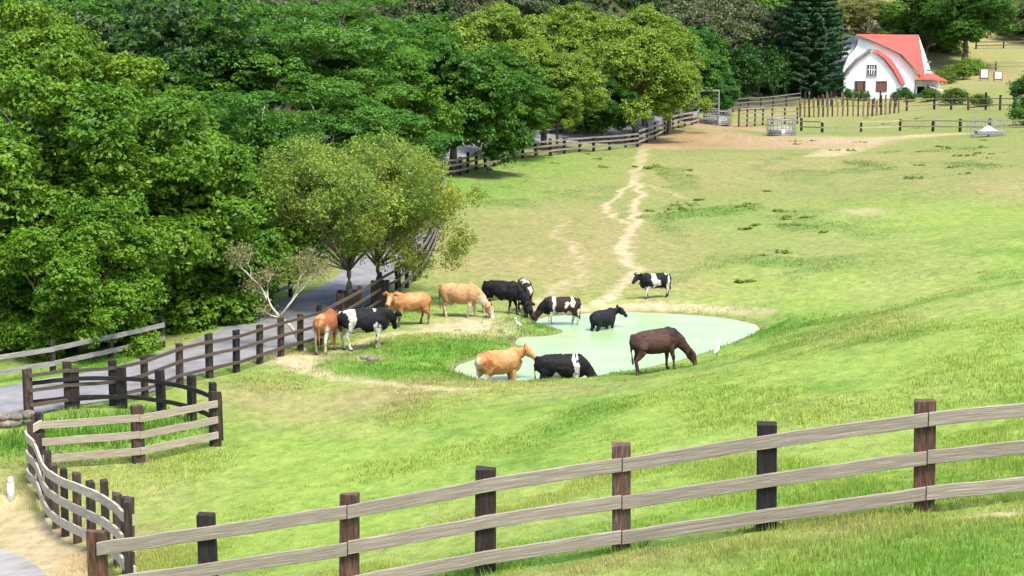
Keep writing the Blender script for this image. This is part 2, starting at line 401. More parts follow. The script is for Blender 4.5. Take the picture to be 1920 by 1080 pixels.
def base_colour(x, y):
    """grass / soil albedo at ground points"""
    n1 = fbm(x * .10, y * .07, 3, 4); n2 = fbm(x * .55, y * .35, 13, 4); n3 = fbm(x * 2.2, y * 1.1, 23, 3)
    nn = .45 * n1 + .35 * n2 + .2 * n3
    lime = np.array([.165, .235, .045]); green = np.array([.095, .175, .025]); straw = np.array([.215, .185, .082]); soil = np.array([.33, .27, .165]); mud = np.array([.185, .122, .056])
    lush = np.array([.088, .185, .025]); pale = np.array([.20, .235, .065])
    g = sstep(.46, .68, nn)[..., None]; c = lime * (1 - g) + green * g
    g = sstep(.5, .72, fbm(x * .3 + 40, y * .22, 33, 4))[..., None] * .6; c = c * (1 - g) + pale * g
    far = (sstep(58, 85, y) * (1 - F_lime(x, y)))[..., None] * .75; c = c * (1 - far) + np.array([.142, .150, .050]) * far
    d = np.clip(F_dry(x, y) * (.45 + 1.0 * sstep(.3, .7, n2 * .6 + n1 * .4)), 0, 1)[..., None] * .85; c = c * (1 - d) + straw * d
    wd = (sstep(.55, .66, fbm(x * .35, y * .16, 77, 4)) * sstep(62, 75, y) * .85 * np.clip(.12 + F_weed(x, y), 0, 1))[..., None]; c = c * (1 - wd) + np.array([.085, .135, .030]) * wd
    lu = np.clip(F_lush(x, y) * (.6 + .9 * n2), 0, 1)[..., None]; c = c * (1 - lu) + lush * lu
    s = np.clip(F_path(x, y) * (.7 + .6 * n3) + np.clip(F_dirt(x, y) * (.4 + 1.2 * n2), 0, 1), 0, 1)[..., None]; c = c * (1 - s) + soil * s
    m = sstep(.35, .65, F_corral(x, y) * (.7 + .6 * n2))[..., None]; mm = np.clip(sstep(.3, .7, n1 * .5 + n2 * .5) * .4 + sstep(20, 34, x) * .6, 0, 1)[..., None]
    c = c * (1 - m) + (mud * (1 - mm) + soil * .9 * mm) * m
    # bare shoreline mud
    k = (y > 40) & (y < 90) & (np.abs(x) < 40)
    if np.any(k):
        sd = poly_sd(x[k], y[k], POND_S)
        f = ((1 - sstep(.05, .30, sd)) * .7)[..., None]
        c[k] = c[k] * (1 - f) + np.array([.14, .13, .06]) * f
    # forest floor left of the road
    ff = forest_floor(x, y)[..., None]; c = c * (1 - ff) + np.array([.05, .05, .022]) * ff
    return c
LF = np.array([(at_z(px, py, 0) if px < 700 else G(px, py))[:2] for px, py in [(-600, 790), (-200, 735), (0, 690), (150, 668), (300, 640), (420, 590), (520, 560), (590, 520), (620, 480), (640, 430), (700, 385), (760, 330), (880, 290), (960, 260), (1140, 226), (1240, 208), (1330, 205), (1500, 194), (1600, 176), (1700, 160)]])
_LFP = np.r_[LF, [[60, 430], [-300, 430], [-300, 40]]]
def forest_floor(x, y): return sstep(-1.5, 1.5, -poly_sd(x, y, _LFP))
def road_mask(x, y):
    return np.minimum(poly_sd(x, y, ROADP), poly_sd(x, y, ROAD2))

# ------------------------------------------------------------------ ground mesh
def axis(segs):
    out = [segs[0][0]]
    for a, b, s in segs:
        n = max(1, int(round((b - a) / s))); out += list(np.linspace(a, b, n + 1)[1:])
    return np.array(out)
gx = axis([(-300, -120, 15), (-120, -50, 3), (-50, -24, .9), (-24, 26, .26), (26, 60, .9), (60, 120, 3), (120, 320, 15)])
gy = axis([(-30, 14, 4), (14, 90, .26), (90, 150, .55), (150, 300, 1.5), (300, 460, 6), (460, 700, 30)])
XX, YY = np.meshgrid(gx, gy)
ZZ = H(XX, YY)
rm = road_mask(XX, YY)
micro = (fbm(XX * 1.6, YY * 1.6, 61, 3) - .5) * .10 + (fbm(XX * .35, YY * .35, 63, 3) - .5) * .22
pm = poly_sd(XX, YY, POND_S)
micro *= sstep(0, 1.5, rm) * sstep(0, 1.5, np.abs(pm))
ZZ = ZZ + micro - .10 * (1 - sstep(-.6, 0, rm))
ny, nx = XX.shape
idx = np.arange(ny * nx).reshape(ny, nx)
Fq = np.stack([idx[:-1, :-1], idx[:-1, 1:], idx[1:, 1:], idx[1:, :-1]], -1).reshape(-1, 4)
g_me = fast_mesh('ground', np.c_[XX.ravel(), YY.ravel(), ZZ.ravel()], Fq, True)
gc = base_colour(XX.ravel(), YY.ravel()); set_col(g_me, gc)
m, n, l, p = mat_new('ground')
at = N(n, 'ShaderNodeAttribute'); at.attribute_name = 'Col'
tc = N(n, 'ShaderNodeTexCoord'); nz = N(n, 'ShaderNodeTexNoise'); nz.inputs['Scale'].default_value = 3.2; nz.inputs['Detail'].default_value = 9; nz.inputs['Roughness'].default_value = .75
mp = N(n, 'ShaderNodeMapping'); mp.inputs['Scale'].default_value = (1, .55, 1); l.new(tc.outputs['Object'], mp.inputs[0]); l.new(mp.outputs[0], nz.inputs['Vector'])
cr = N(n, 'ShaderNodeValToRGB'); cr.color_ramp.elements[0].position = .33; cr.color_ramp.elements[1].position = .66
cr.color_ramp.elements[0].color = (.62, .68, .6, 1); cr.color_ramp.elements[1].color = (1.28, 1.22, 1.25, 1)
l.new(nz.outputs[0], cr.inputs[0])
mx = N(n, 'ShaderNodeMixRGB', blend_type='MULTIPLY'); mx.inputs[0].default_value = 1
l.new(at.outputs['Color'], mx.inputs[1]); l.new(cr.outputs[0], mx.inputs[2]); l.new(mx.outputs[0], p.inputs['Base Color'])
p.inputs['Roughness'].default_value = .95; p.inputs['Specular IOR Level'].default_value = .1
b = N(n, 'ShaderNodeBump'); b.inputs['Strength'].default_value = .6; b.inputs['Distance'].default_value = .06; l.new(nz.outputs[0], b.inputs['Height']); l.new(b.outputs[0], p.inputs['Normal'])
M['ground'] = m
tag(link('ground', g_me, m), 'grassy pasture ground sloping down to the pond', None, kind='structure')

# ------------------------------------------------------------------ roads
n_ = len(RRs); cols = 9
RV = []; 
for i in range(n_):
    for k in range(cols):
        q = RRs[i] * (1 - k / (cols - 1)) + RLs[i] * (k / (cols - 1)); RV.append((q[0], q[1]))
RV = np.array(RV); RZ = H(RV[:, 0], RV[:, 1]) + .02
idx = np.arange(n_ * cols).reshape(n_, cols)
Fr = np.stack([idx[:-1, :-1], idx[1:, :-1], idx[1:, 1:], idx[:-1, 1:]], -1).reshape(-1, 4)
tag(link('road', fast_mesh('road', np.c_[RV, RZ], Fr[:, ::-1], True), M['asphalt']), 'grey asphalt lane winding between the fences and the trees', kind='structure')
c0 = ROAD2.mean(0); rings = [1, .8, .6, .4, .2]; V = []
for r_ in rings:
    for q in ROAD2: V.append(c0 + (q - c0) * r_)
V.append(c0); V = np.array(V); k = len(ROAD2)
Fc = [(i * k + j, i * k + (j + 1) % k, (i + 1) * k + (j + 1) % k, (i + 1) * k + j) for i in range(len(rings) - 1) for j in range(k)]
Fc += [(4 * k + j, 4 * k + (j + 1) % k, 5 * k) for j in range(k)]
tag(link('road', new_mesh('road', np.c_[V, H(V[:, 0], V[:, 1]) + .02], [f[::-1] for f in Fc], True), M['pale_asphalt']), 'pale asphalt bend in the near left corner', kind='structure')

# ------------------------------------------------------------------ pond
V = [(q[0], q[1], 0.0) for q in POND_S]
cp = POND_S.mean(0)
wm, n, l, p = mat_new('duckweed_water')
tc = N(n, 'ShaderNodeTexCoord'); nz = N(n, 'ShaderNodeTexNoise'); nz.inputs['Scale'].default_value = .55; nz.inputs['Detail'].default_value = 8; nz.inputs['Roughness'].default_value = .6
mp = N(n, 'ShaderNodeMapping'); mp.inputs['Scale'].default_value = (.6, 1.0, 1); l.new(tc.outputs['Object'], mp.inputs[0]); l.new(mp.outputs[0], nz.inputs['Vector'])
cr = N(n, 'ShaderNodeValToRGB'); e = cr.color_ramp.elements
e[0].position = .30; e[0].color = (.16, .26, .10, 1); e[1].position = .60; e[1].color = (.26, .335, .165, 1)
x = e.new(.42); x.color = (.215, .305, .14, 1)
l.new(nz.outputs[0], cr.inputs[0]); l.new(cr.outputs[0], p.inputs['Base Color']); p.inputs['Roughness'].default_value = .36; p.inputs['Specular IOR Level'].default_value = .5
me = bpy.data.meshes.new('pond_water')
xs = axis([(POND_S[:, 0].min() - .5, POND_S[:, 0].max() + .5, .5)]); ys = axis([(POND_S[:, 1].min() - .5, POND_S[:, 1].max() + .5, .5)])
wx, wy = np.meshgrid(xs, ys); idx = np.arange(wx.size).reshape(wx.shape)
fq = np.stack([idx[:-1, :-1], idx[:-1, 1:], idx[1:, 1:], idx[1:, :-1]], -1).reshape(-1, 4)
sdw = poly_sd(wx.ravel(), wy.ravel(), POND_S); keep = sdw[fq].min(1) < .15
me = fast_mesh('pond_water', np.c_[wx.ravel(), wy.ravel(), np.zeros(wx.size)], fq[keep], True)
tag(link('pond_water', me, wm), 'still pond covered in pale green duckweed', kind='structure')

# ------------------------------------------------------------------ grass
def make_blades(name, cx, cy, hgt, wid, per, spread, tint, label, jitter=.25, lean=.5):
    k = len(cx)
    x = np.repeat(cx, per) + RNG.normal(0, 1, k * per) * np.repeat(spread, per)
    y = np.repeat(cy, per) + RNG.normal(0, 1, k * per) * np.repeat(spread, per)
    h = np.repeat(hgt, per) * RNG.uniform(.55, 1.25, k * per); wd = np.repeat(wid, per) * RNG.uniform(.7, 1.3, k * per)
    z = H(x, y) + (fbm(x * 1.6, y * 1.6, 61, 3) - .5) * .10 - .02
    z = z + (fbm(x * .35, y * .35, 63, 3) - .5) * .22
    an = RNG.uniform(0, 2 * np.pi, k * per); la = RNG.uniform(0, 2 * np.pi, k * per); lm = RNG.uniform(0, 1, k * per) * lean * h
    dx = np.cos(an) * wd / 2; dy = np.sin(an) * wd / 2
    A = np.c_[x - dx, y - dy, z]; B = np.c_[x + dx, y + dy, z]; C = np.c_[x + np.cos(la) * lm, y + np.sin(la) * lm, z + h]
    V = np.stack([A, B, C], 1).reshape(-1, 3); Fc = np.arange(len(V)).reshape(-1, 3)
    c = base_colour(x, y) * np.array(tint) * RNG.uniform(1 - jitter, 1 + jitter, (k * per, 1)) * (1 + RNG.normal(0, .06, (k * per, 3)))
    me = fast_mesh(name, V, Fc); set_col(me, np.repeat(np.clip(c, .005, 1), 3, 0))
    return tag(link(name, me, M['grass']), label, 'grass', kind='stuff')
def scatter(n_, d0, d1, pad=.04, xlim=None):
    d = np.sqrt(RNG.uniform(d0 ** 2, d1 ** 2, n_)); s = RNG.uniform(-.29 - pad, .29 + pad, n_)
    x = s * d; y = d
    keep = (road_mask(x, y) > .15) & (poly_sd(x, y, POND_S) > .02)
    return x[keep], y[keep]
# short turf of the near slope
x, y = scatter(62000, 17, 34)
dens = fbm(x * .5, y * .4, 91, 4); soilm = F_dirt(x, y) > .45
k_ = (RNG.uniform(0, 1, len(x)) < .25 + 1.5 * sstep(.40, .62, dens)) & ~soilm
x, y = x[k_], y[k_]; dn = fbm(x * .5, y * .4, 91, 4)
make_blades('grass', x, y, .045 + .07 * sstep(.45, .7, dn), np.full(len(x), .016), 5, np.full(len(x), .05), (1.75, 1.6, 1.5), 'short lime green turf on the near slope')
x, y = scatter(60000, 34, 62)
dens = fbm(x * .4, y * .3, 91, 4); k_ = (RNG.uniform(0, 1, len(x)) < .2 + 1.5 * sstep(.42, .62, dens)) & (F_dirt(x, y) < .4) & (F_path(x, y) < .4)
x, y = x[k_], y[k_]
make_blades('grass', x, y, .05 + .06 * sstep(.45, .7, dens[k_]), np.full(len(x), .028), 4, np.full(len(x), .08), (1.7, 1.55, 1.5), 'short pasture grass around the pond')
x, y = scatter(38000, 62, 150)
wd = sstep(.50, .64, fbm(x * .35, y * .16, 77, 4)) * np.clip(.1 + F_weed(x, y), 0, 1); k_ = (RNG.uniform(0, 1, len(x)) < .12 + 1.0 * wd) & (F_dirt(x, y) < .4) & (F_path(x, y) < .3) & (F_corral(x, y) < .4) & (forest_floor(x, y) < .5)
x, y = x[k_], y[k_]
make_blades('grass', x, y, .05 + .11 * wd[k_], np.full(len(x), .05), 5, np.full(len(x), .2), (1.5, 1.5, 1.4), 'coarse weedy grass of the far meadow')
# taller lush growth: pond margins and the ditch inside the curved fence
x, y = scatter(60000, 30, 80)
lf = F_lush(x, y); k_ = RNG.uniform(0, 1, len(x)) < sstep(.35, .95, lf) * .8
x, y = x[k_], y[k_]; ditch = sstep(.25, .8, blob_field([(250, 805, 2.0, 3.0, 1.1), (150, 815, 2.2, 3.0, 1.0), (60, 830, 1.3, 2.2, 1.1)])(x, y)) * (x < -7)
make_blades('tall_grass', x, y, .13 + .20 * ditch, .03 + .012 * ditch, 5, np.full(len(x), .10), (1.25, 1.25, 1.1), 'lush taller grass in the ditch and along the pond margins', lean=.6)

# tufts around the feet of the near posts
bx = []; by = []
for p_ in FENCE_NEAR[1:]:
    q = at_depth(*p_)
    bx += list(q[0] + RNG.normal(0, .22, 46)); by += list(q[1] + RNG.normal(-.02, .13, 46))
bx = np.array(bx); by = np.array(by)
make_blades('grass_tufts', bx, by, np.full(len(bx), .16), np.full(len(bx), .014), 6, np.full(len(bx), .03), (1.1, 1.25, 1.0), 'grass grown up round the feet of the near fence posts', lean=.7)
# ------------------------------------------------------------------ fences
def post_mesh(w_, t_, h_, seed):
    rr = random.Random(seed); mb = MB()
    dz = .4
    V = []
    for z in (-dz, h_):
        for sx, sy in ((-1, -1), (1, -1), (1, 1), (-1, 1)):
            j = lambda s: rr.uniform(-s, s)
            V.append((sx * w_ / 2 + j(.008), sy * t_ / 2 + j(.008), z + (j(.02) if z > 0 else 0)))
    mb.add(V, [(3, 2, 1, 0), (4, 5, 6, 7), (0, 1, 5, 4), (1, 2, 6, 5), (2, 3, 7, 6), (3, 0, 4, 7)])
    return mb
def fence(bases, label, height=1.35, pw=.2, pt=.13, rails=(.35, .75, 1.15), rh=.15, rt=.045, side=-1, rail_mat=None, rail_col=(1, 1, 1, 1), post_cols=None, group=None,
          curved=False, span=1, hj=.05, bevel=0.0, category='fence', post_mat=None, rail_over=0.0, sag=.01, name='wooden_fence'):
    """bases: ground points of the posts. side -1: rails on the side nearer the camera"""
    B = [np.array(b_, float) for b_ in bases]
    root = empty(name, B[0]); tag(root, label, category, group)
    o0 = B[0]
    tang = []
    for i in range(len(B)):
        t = B[min(i + 1, len(B) - 1)] - B[max(i - 1, 0)]; t[2] = 0; tang.append(t / np.linalg.norm(t))
    offs = []
    for i, b_ in enumerate(B):
        t = tang[i]; nrm = np.array([t[1], -t[0], 0])
        if nrm @ (CAM - b_) < 0: nrm = -nrm
        offs.append(nrm * (-side) * (pt / 2 + rt / 2 + .004))
        hh = height * (1 + random.uniform(-hj, hj))
        mb = post_mesh(pw * random.uniform(.92, 1.08), pt, hh, i * 7 + len(label))
        po = mb.build('post', post_mat or M['post'], root, bevel=bevel, loc=tuple(b_ - o0))
        po.rotation_euler = (R(random.uniform(-1.2, 1.2)), R(random.uniform(-1.2, 1.2)), math.atan2(t[1], t[0]) + R(random.uniform(-3, 3)))
        c = post_cols[i % len(post_cols)] if post_cols else random.choice([(1, 1, 1, 1), (.7, .7, .7, 1), (1.5, 1.3, 1.2, 1), (.5, .5, .55, 1)])
        po.color = c
    for rz in rails:
        if curved:
            C = smooth_line(np.array([B[i] + offs[i] for i in range(len(B))]), 5)
            C[:, 2] += rz
            segs = [C[i:i + span * 5 + 1] for i in range(0, len(C) - 1, span * 5)]
        else:
            segs = []
            for i in range(0, len(B) - 1, span):
                segs.append(np.array([B[j] + offs[j] + np.array([0, 0, rz]) for j in range(i, min(i + span, len(B) - 1) + 1)]))
        for s_ in segs:
            mb = MB(); s_ = s_ - o0
            dj = np.array([0, 0, random.uniform(-.015, .015)])
            # swept board, densified
            D = []
            for a_, b2 in zip(s_[:-1], s_[1:]):
                nn = 1 if curved else 6
                for q in range(nn):
                    D.append(a_ + (b2 - a_) * q / nn)
            D.append(s_[-1]); D = np.array(D)
            T = np.gradient(D, axis=0); T /= np.linalg.norm(T, axis=1)[:, None]
            D[0] -= T[0] * rail_over; D[-1] += T[-1] * rail_over
            Vv = []
            for q in range(len(D)):
                sd = np.array([T[q][1], -T[q][0], 0]); sd /= np.linalg.norm(sd)
                wob = random.uniform(-sag, sag) * .5
                for sx, sz in ((-1, -1), (1, -1), (1, 1), (-1, 1)):
                    Vv.append(D[q] + dj + sd * sx * rt / 2 + np.array([0, 0, sz * rh / 2 + wob]))
            Fc = [(4 * q + k, 4 * q + (k + 1) % 4, 4 * q + 4 + (k + 1) % 4, 4 * q + 4 + k) for q in range(len(D) - 1) for k in range(4)]
            Fc += [(3, 2, 1, 0), tuple(4 * (len(D) - 1) + k for k in range(4))]
            mb.add(Vv, Fc)
            ro = mb.build('rail', rail_mat or M['rail'], root, bevel=bevel)
            La = np.r_[0, np.cumsum(np.linalg.norm(np.diff(D, axis=0), axis=1))]; rc = []
            for q in range(len(D)):
                for sx, sz in ((-1, -1), (1, -1), (1, 1), (-1, 1)): rc += [La[q], sx * rt / 2, sz * rh / 2]
            ra = ro.data.attributes.new('rc', 'FLOAT_VECTOR', 'POINT'); ra.data.foreach_set('vector', rc)
            v = random.uniform(.88, 1.1); ro.color = (rail_col[0] * v, rail_col[1] * v, rail_col[2] * v, 1)
    return root
def on_ground(pxs, dz=0): return [G(*p_) + np.array([0, 0, dz]) for p_ in pxs]
def resample(P, step):
    P = np.array(P); L = np.r_[0, np.cumsum(np.linalg.norm(np.diff(P[:, :2], axis=0), axis=1))]
    n_ = max(1, int(round(L[-1] / step))); s_ = np.linspace(0, L[-1], n_ + 1)
    q = np.c_[np.interp(s_, L, P[:, 0]), np.interp(s_, L, P[:, 1])]
    return [np.array([a_, b_, H1(a_, b_)]) for a_, b_ in q]

BLK, BRN, MID, GRY = (.4, .42, .5, 1), (1.35, 1.15, 1.05, 1), (.8, .75, .7, 1), (2.6, 2.4, 2.3, 1)
nb = [at_depth(*p_) for p_ in FENCE_NEAR[1:]]
fence(nb, 'long three-rail wooden fence crossing the foreground slope', 1.47, .26, .16, (.27, .745, 1.24), .18, .05, post_cols=[(2.2, 1.5, 1.1, 1), BLK, (2.0, 1.45, 1.2, 1), (.6, .5, .5, 1), (2.4, 2.0, 1.7, 1), (.3, .32, .4, 1), (2.0, 1.35, 1.15, 1), MID], span=2, bevel=.008, rail_over=-.006, hj=.012, sag=.014)
# S-bend fence
near_curve = [(246, 1092), (229, 1070), (196, 1043), (156, 1022), (115, 998), (82, 953), (62, 912), (60, 893), (74, 884)]
NC = on_ground(near_curve)
CS = smooth_line(np.array([at_depth(243, 1122, 29.6)] + [p_ for p_ in NC]), 6)
fence(resample(CS, 1.2), 'pale three-rail fence bending round the verge in the near left corner', 1.4, .2, .13, (.3, .72, 1.14), .17, .05, rail_col=(1.65, 1.65, 1.6, 1), curved=True, span=2, post_cols=[MID, BRN, BLK, BRN, MID])
fence(resample([G(76, 884), G(211, 877), G(338, 855), G(404, 838)], 2.35), 'pale three-rail fence between the tall grass and the pasture', 1.38, .27, .16, (.3, .70, 1.1), .17, .05, rail_col=(1.15, 1.15, 1.1, 1), post_cols=[BRN, BRN, MID, BLK])
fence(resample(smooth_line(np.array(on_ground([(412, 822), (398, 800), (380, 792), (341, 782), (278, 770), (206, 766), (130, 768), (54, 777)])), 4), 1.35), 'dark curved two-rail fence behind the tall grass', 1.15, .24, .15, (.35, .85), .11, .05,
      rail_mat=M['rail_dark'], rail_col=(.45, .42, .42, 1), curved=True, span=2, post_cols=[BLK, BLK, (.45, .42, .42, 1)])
# road-side fence
rf = on_ground([(54, 780), (130, 768), (213, 762), (272, 748), (337, 722), (393, 708), (443, 697), (487, 682), (527, 669), (563, 659), (600, 647), (640, 622), (676, 600), (712, 576), (745, 556)])
fence(rf, 'dark three-rail fence along the pasture side of the lane', 1.25, .2, .13, (.3, .7, 1.08), .09, .05, rail_mat=M['rail'], rail_col=(.30, .255, .25, 1), post_cols=[BRN, MID, BLK, MID], sag=.01)
rf2 = resample(on_ground([(748, 552), (775, 528), (795, 505), (812, 470), (822, 430), (826, 390), (830, 355)]), 2.0)
fence(rf2, 'dark post fence climbing past the olive tree beside the lane', 1.3, .2, .14, (.35, .75, 1.1), .12, .05, post_cols=[BLK, MID], rail_col=(.5, .5, .5, 1))
uf = on_ground([(832, 332), (848, 331), (863, 328), (877, 324), (893, 319), (910, 315), (927, 311), (944, 306), (960, 301), (980, 297), (1005, 294), (1032, 291), (1058, 288), (1087, 286), (1113, 283), (1143, 281), (1173, 278), (1195, 275)])
fence(uf, 'weathered fence running along the far meadow under the dark tree', 1.35, .24, .16, (.35, .75, 1.12), .14, .05, rail_mat=M['rail_far'], rail_col=(.75, .72, .7, 1), post_cols=[BLK, MID, BLK], hj=.1)
uf2 = on_ground([(1196, 274), (1213, 267), (1228, 261), (1246, 251), (1262, 243), (1272, 240), (1284, 237), (1297, 235), (1309, 231)])
fence(uf2, 'short run of fence rising beside the brown dirt yard', 1.7, .22, .16, (.4, .85, 1.3), .16, .05, rail_mat=M['rail_far'], rail_col=(1.1, 1.0, .9, 1), post_cols=[BLK, BRN, MID], hj=.1)
bf = resample(on_ground([(960, 262), (993, 255), (1060, 246), (1143, 232), (1197, 222), (1240, 216), (1290, 210), (1320, 207)]), 4.2)
fence(bf, 'four-rail fence on the far side of the lane below the yellow-green trees', 1.75, .25, .16, (.4, .8, 1.2, 1.6), .15, .05, rail_mat=M['rail_far'], rail_col=(.8, .85, .95, 1), post_cols=[BLK, MID])
lf1 = resample([G(-40, 724), G(60, 709), G(150, 690), G(240, 668), G(305, 652)], 2.6)
fence(lf1, 'pale rail fence across the lane under the big left tree', 1.0, .14, .12, (.32, .76), .14, .05, rail_mat=M['rail_far'], rail_col=(.75, .82, .82, 1), post_cols=[MID])
lf2 = resample([G(400, 602), G(450, 588), G(500, 574), G(545, 556)], 2.2)
fence(lf2, 'pale rail fence across the lane behind the bare sapling', 1.1, .14, .12, (.45, .95), .14, .05, rail_mat=M['rail_far'], rail_col=(.7, .8, .8, 1), post_cols=[MID])

# corral fences by the house
cf1 = resample(on_ground([(1388, 240), (1440, 240), (1500, 246), (1545, 248), (1610, 248), (1680, 246), (1760, 246), (1840, 248), (1930, 246)]), 4.0)
fence(cf1[4:], 'low two-rail fence beyond the dirt yard running to the right edge', 1.15, .22, .18, (.45, 1.0), .12, .07, rail_mat=M['rail_far'], rail_col=(1.5, 1.4, 1.0, 1), post_cols=[BLK, MID], hj=.15)
fence(resample(on_ground([(1385, 238), (1440, 234), (1495, 232)]), 2.4), 'reddish-grey rail pen behind the hay ring', 2.0, .16, .14, (.4, .9, 1.4, 1.9), .15, .05, rail_mat=M['rail_far'], rail_col=(.95, .8, .75, 1), post_cols=[BRN, MID])
def stakes(pxs, label, h, step, cols):
    pts = resample(on_ground(pxs), step)
    return fence(pts, label, h, .17, .15, (.62 * h,), .07, .04, rail_mat=M['rail_far'], rail_col=(.8, .7, .6, 1), post_cols=cols, hj=.32)
stakes([(1500, 220), (1560, 219), (1620, 218), (1685, 212)], 'row of rough brown stakes in front of the white house', 2.1, .62, [BRN, (3.4, 3.0, 2.2, 1), MID, (4.5, 4.0, 3.0, 1), (2.5, 2, 1.5, 1)])
stakes([(1500, 203), (1560, 200), (1620, 200), (1680, 200)], 'second row of rough stakes close to the house bushes', 1.6, .7, [(3.5, 3.2, 2.6, 1), MID, (4.5, 4.2, 3.4, 1)])
fence(resample(on_ground([(1345, 213), (1400, 207), (1460, 202), (1500, 197)]), 3.2), 'dark three-rail fence leading toward the conifer', 1.9, .16, .12, (.5, 1.0, 1.5), .12, .05, rail_mat=M['rail_far'], rail_col=(.5, .6, .65, 1), post_cols=[BLK])
fence(resample(on_ground([(1700, 208), (1750, 205), (1800, 206), (1850, 206), (1930, 207)]), 3.4), 'low brown fence in the paddock right of the house', 1.6, .22, .18, (.6, 1.3), .12, .06, rail_mat=M['rail_far'], rail_col=(1.0, .95, .7, 1), post_cols=[BRN, BLK, MID], hj=.3)
fence(resample(on_ground([(1800, 133), (1850, 132), (1935, 131)]), 7.0), 'thin far fence in the yellow field behind the house', 1.4, .2, .18, (.6, 1.2), .1, .06, rail_mat=M['rail_far'], rail_col=(.8, .8, .6, 1), post_cols=[MID])
fence(resample(on_ground([(1830, 92), (1880, 91), (1940, 90)]), 7.0), 'dark line of fence at the top of the yellow field', 1.5, .2, .18, (.6, 1.2), .2, .06, rail_mat=M['rail_far'], rail_col=(.4, .45, .35, 1), post_cols=[BLK])

# ------------------------------------------------------------------ trees
def leaf_cloud(C, Nrm, size, aspect, cols):
    n_ = len(C); r1 = RNG.normal(0, 1, (n_, 3)); t = np.cross(Nrm, r1); t /= np.linalg.norm(t, axis=1)[:, None] + 1e-9; b_ = np.cross(Nrm, t)
    s_ = size[:, None]
    V = np.stack([C - t * s_, C - b_ * s_ * aspect, C + t * s_, C + b_ * s_ * aspect], 1)
    V[:, 0] -= Nrm * s_ * .25; V[:, 2] -= Nrm * s_ * .25
    return V.reshape(-1, 3), np.repeat(cols, 4, 0)
def crown_points(clumps, per, flat, size, upb=.55, outb=.7, rnd=.55, pal=((.05, .13, .015), (.09, .19, .02)), cvar=.22, shell=.35, tn=12, tr=.22, tflat=.5):
    """clumps: (k,4) x,y,z,r"""
    cl = np.asarray(clumps); k = len(cl); wts = cl[:, 3] ** 2
    cnt = np.maximum(3, (per * k * wts / wts.sum() / tn).astype(int))
    rep = np.repeat(np.arange(k), cnt); n_ = len(rep)
    d = RNG.normal(0, 1, (n_, 3)); d[:, 2] = d[:, 2] * 1.0 + .3; d /= np.linalg.norm(d, axis=1)[:, None]
    lump = .6 + .8 * vnoise(d[:, 0] * 2.4 + rep * 3.1, d[:, 1] * 2.4 + d[:, 2] * 2.0 + rep * 1.7, 5)
    rr = cl[rep, 3] * (1 - shell * RNG.uniform(0, 1, n_) ** 1.6) * lump
    T0 = cl[rep, :3] + d * rr[:, None] * np.array([1, 1, flat])
    ts = np.repeat(tr * RNG.uniform(.6, 1.4, n_), tn)
    m = n_ * tn; rt = np.repeat(np.arange(n_), tn); dd = d[rt]
    off = RNG.normal(0, 1, (m, 3)); off /= np.linalg.norm(off, axis=1)[:, None] + 1e-9; off *= RNG.uniform(.2, 1, (m, 1)) ** .6
    P = T0[rt] + off * ts[:, None] * np.array([1, 1, tflat]) - np.array([0, 0, .35]) * (ts * (off[:, 0] ** 2 + off[:, 1] ** 2))[:, None]
    nr = dd * outb * .6 + off * .45 + np.array([0, 0, upb]) + RNG.normal(0, rnd, (m, 3)); nr /= np.linalg.norm(nr, axis=1)[:, None]
    t = np.clip(RNG.uniform(0, 1, k)[rep][rt] * .4 + RNG.uniform(0, 1, n_)[rt] * .35 + RNG.uniform(0, 1, m) * .25, 0, 1)[:, None]
    c = np.array(pal[0]) * (1 - t) + np.array(pal[1]) * t
    c = c * (1 + RNG.normal(0, cvar, (m, 1)) * .6)
    return P, nr, size * RNG.uniform(.65, 1.3, m), np.clip(c, .004, 1)
def make_clumps(R3, n_, rc, low=-.55, inner=.55, jag=.12, seed=0):
    rg = np.random.default_rng(seed); out = []
    while len(out) < n_:
        d = rg.normal(0, 1, 3); d /= np.linalg.norm(d)
        if d[2] < low: continue
        q = rg.uniform(inner, 1.0) ** .7 * (1 + rg.normal(0, jag))
        out.append([d[0] * R3[0] * q, d[1] * R3[1] * q, d[2] * R3[2] * q, rc * rg.uniform(.7, 1.3)])
    return np.array(out)
def limbs(mb, base_h, top, clumps, r0, n_=14, seed=0, fork=.0, wander=.12):
    """tapered trunk and limbs reaching into the crown; clumps relative to crown centre top=(x,y,z)"""
    rg = random.Random(seed); top = np.array(top, float)
    fk = np.array([top[0] * .35, top[1] * .35, base_h])
    mid = fk * .5 + np.array([rg.uniform(-.15, .15), rg.uniform(-.15, .15), 0])
    mb.tube(smooth_line([(0, 0, -8), (0, 0, .02), mid, fk], 4), np.linspace(r0 * 1.3, r0 * .7, 13), 9)
    ids = list(range(len(clumps))); rg.shuffle(ids)
    for i in ids[:n_]:
        e = top + clumps[i][:3] * .92; L = np.linalg.norm(e - fk)
        m1 = fk + (e - fk) * .35 + np.array([rg.uniform(-1, 1), rg.uniform(-1, 1), rg.uniform(0, 1.2)]) * wander * L
        m2 = fk + (e - fk) * .7 + np.array([rg.uniform(-1, 1), rg.uniform(-1, 1), rg.uniform(-.2, .8)]) * wander * L
        pts = smooth_line([fk - np.array([0, 0, .1]), m1, m2, e], 3)
        rr = r0 * rg.uniform(.32, .55)
        mb.tube(pts, np.linspace(rr, rr * .12, len(pts)), 6)
        for q in range(2):
            s_ = pts[rg.randint(4, 7)]; e2 = s_ + np.array([rg.uniform(-1, 1), rg.uniform(-1, 1), rg.uniform(.1, .9)]) * L * .3
            mb.tube([s_, (s_ + e2) / 2 + np.array([0, 0, .08 * L * .3]), e2], [rr * .35, rr * .22, rr * .08], 5)
TREES = {}; CTR = {}
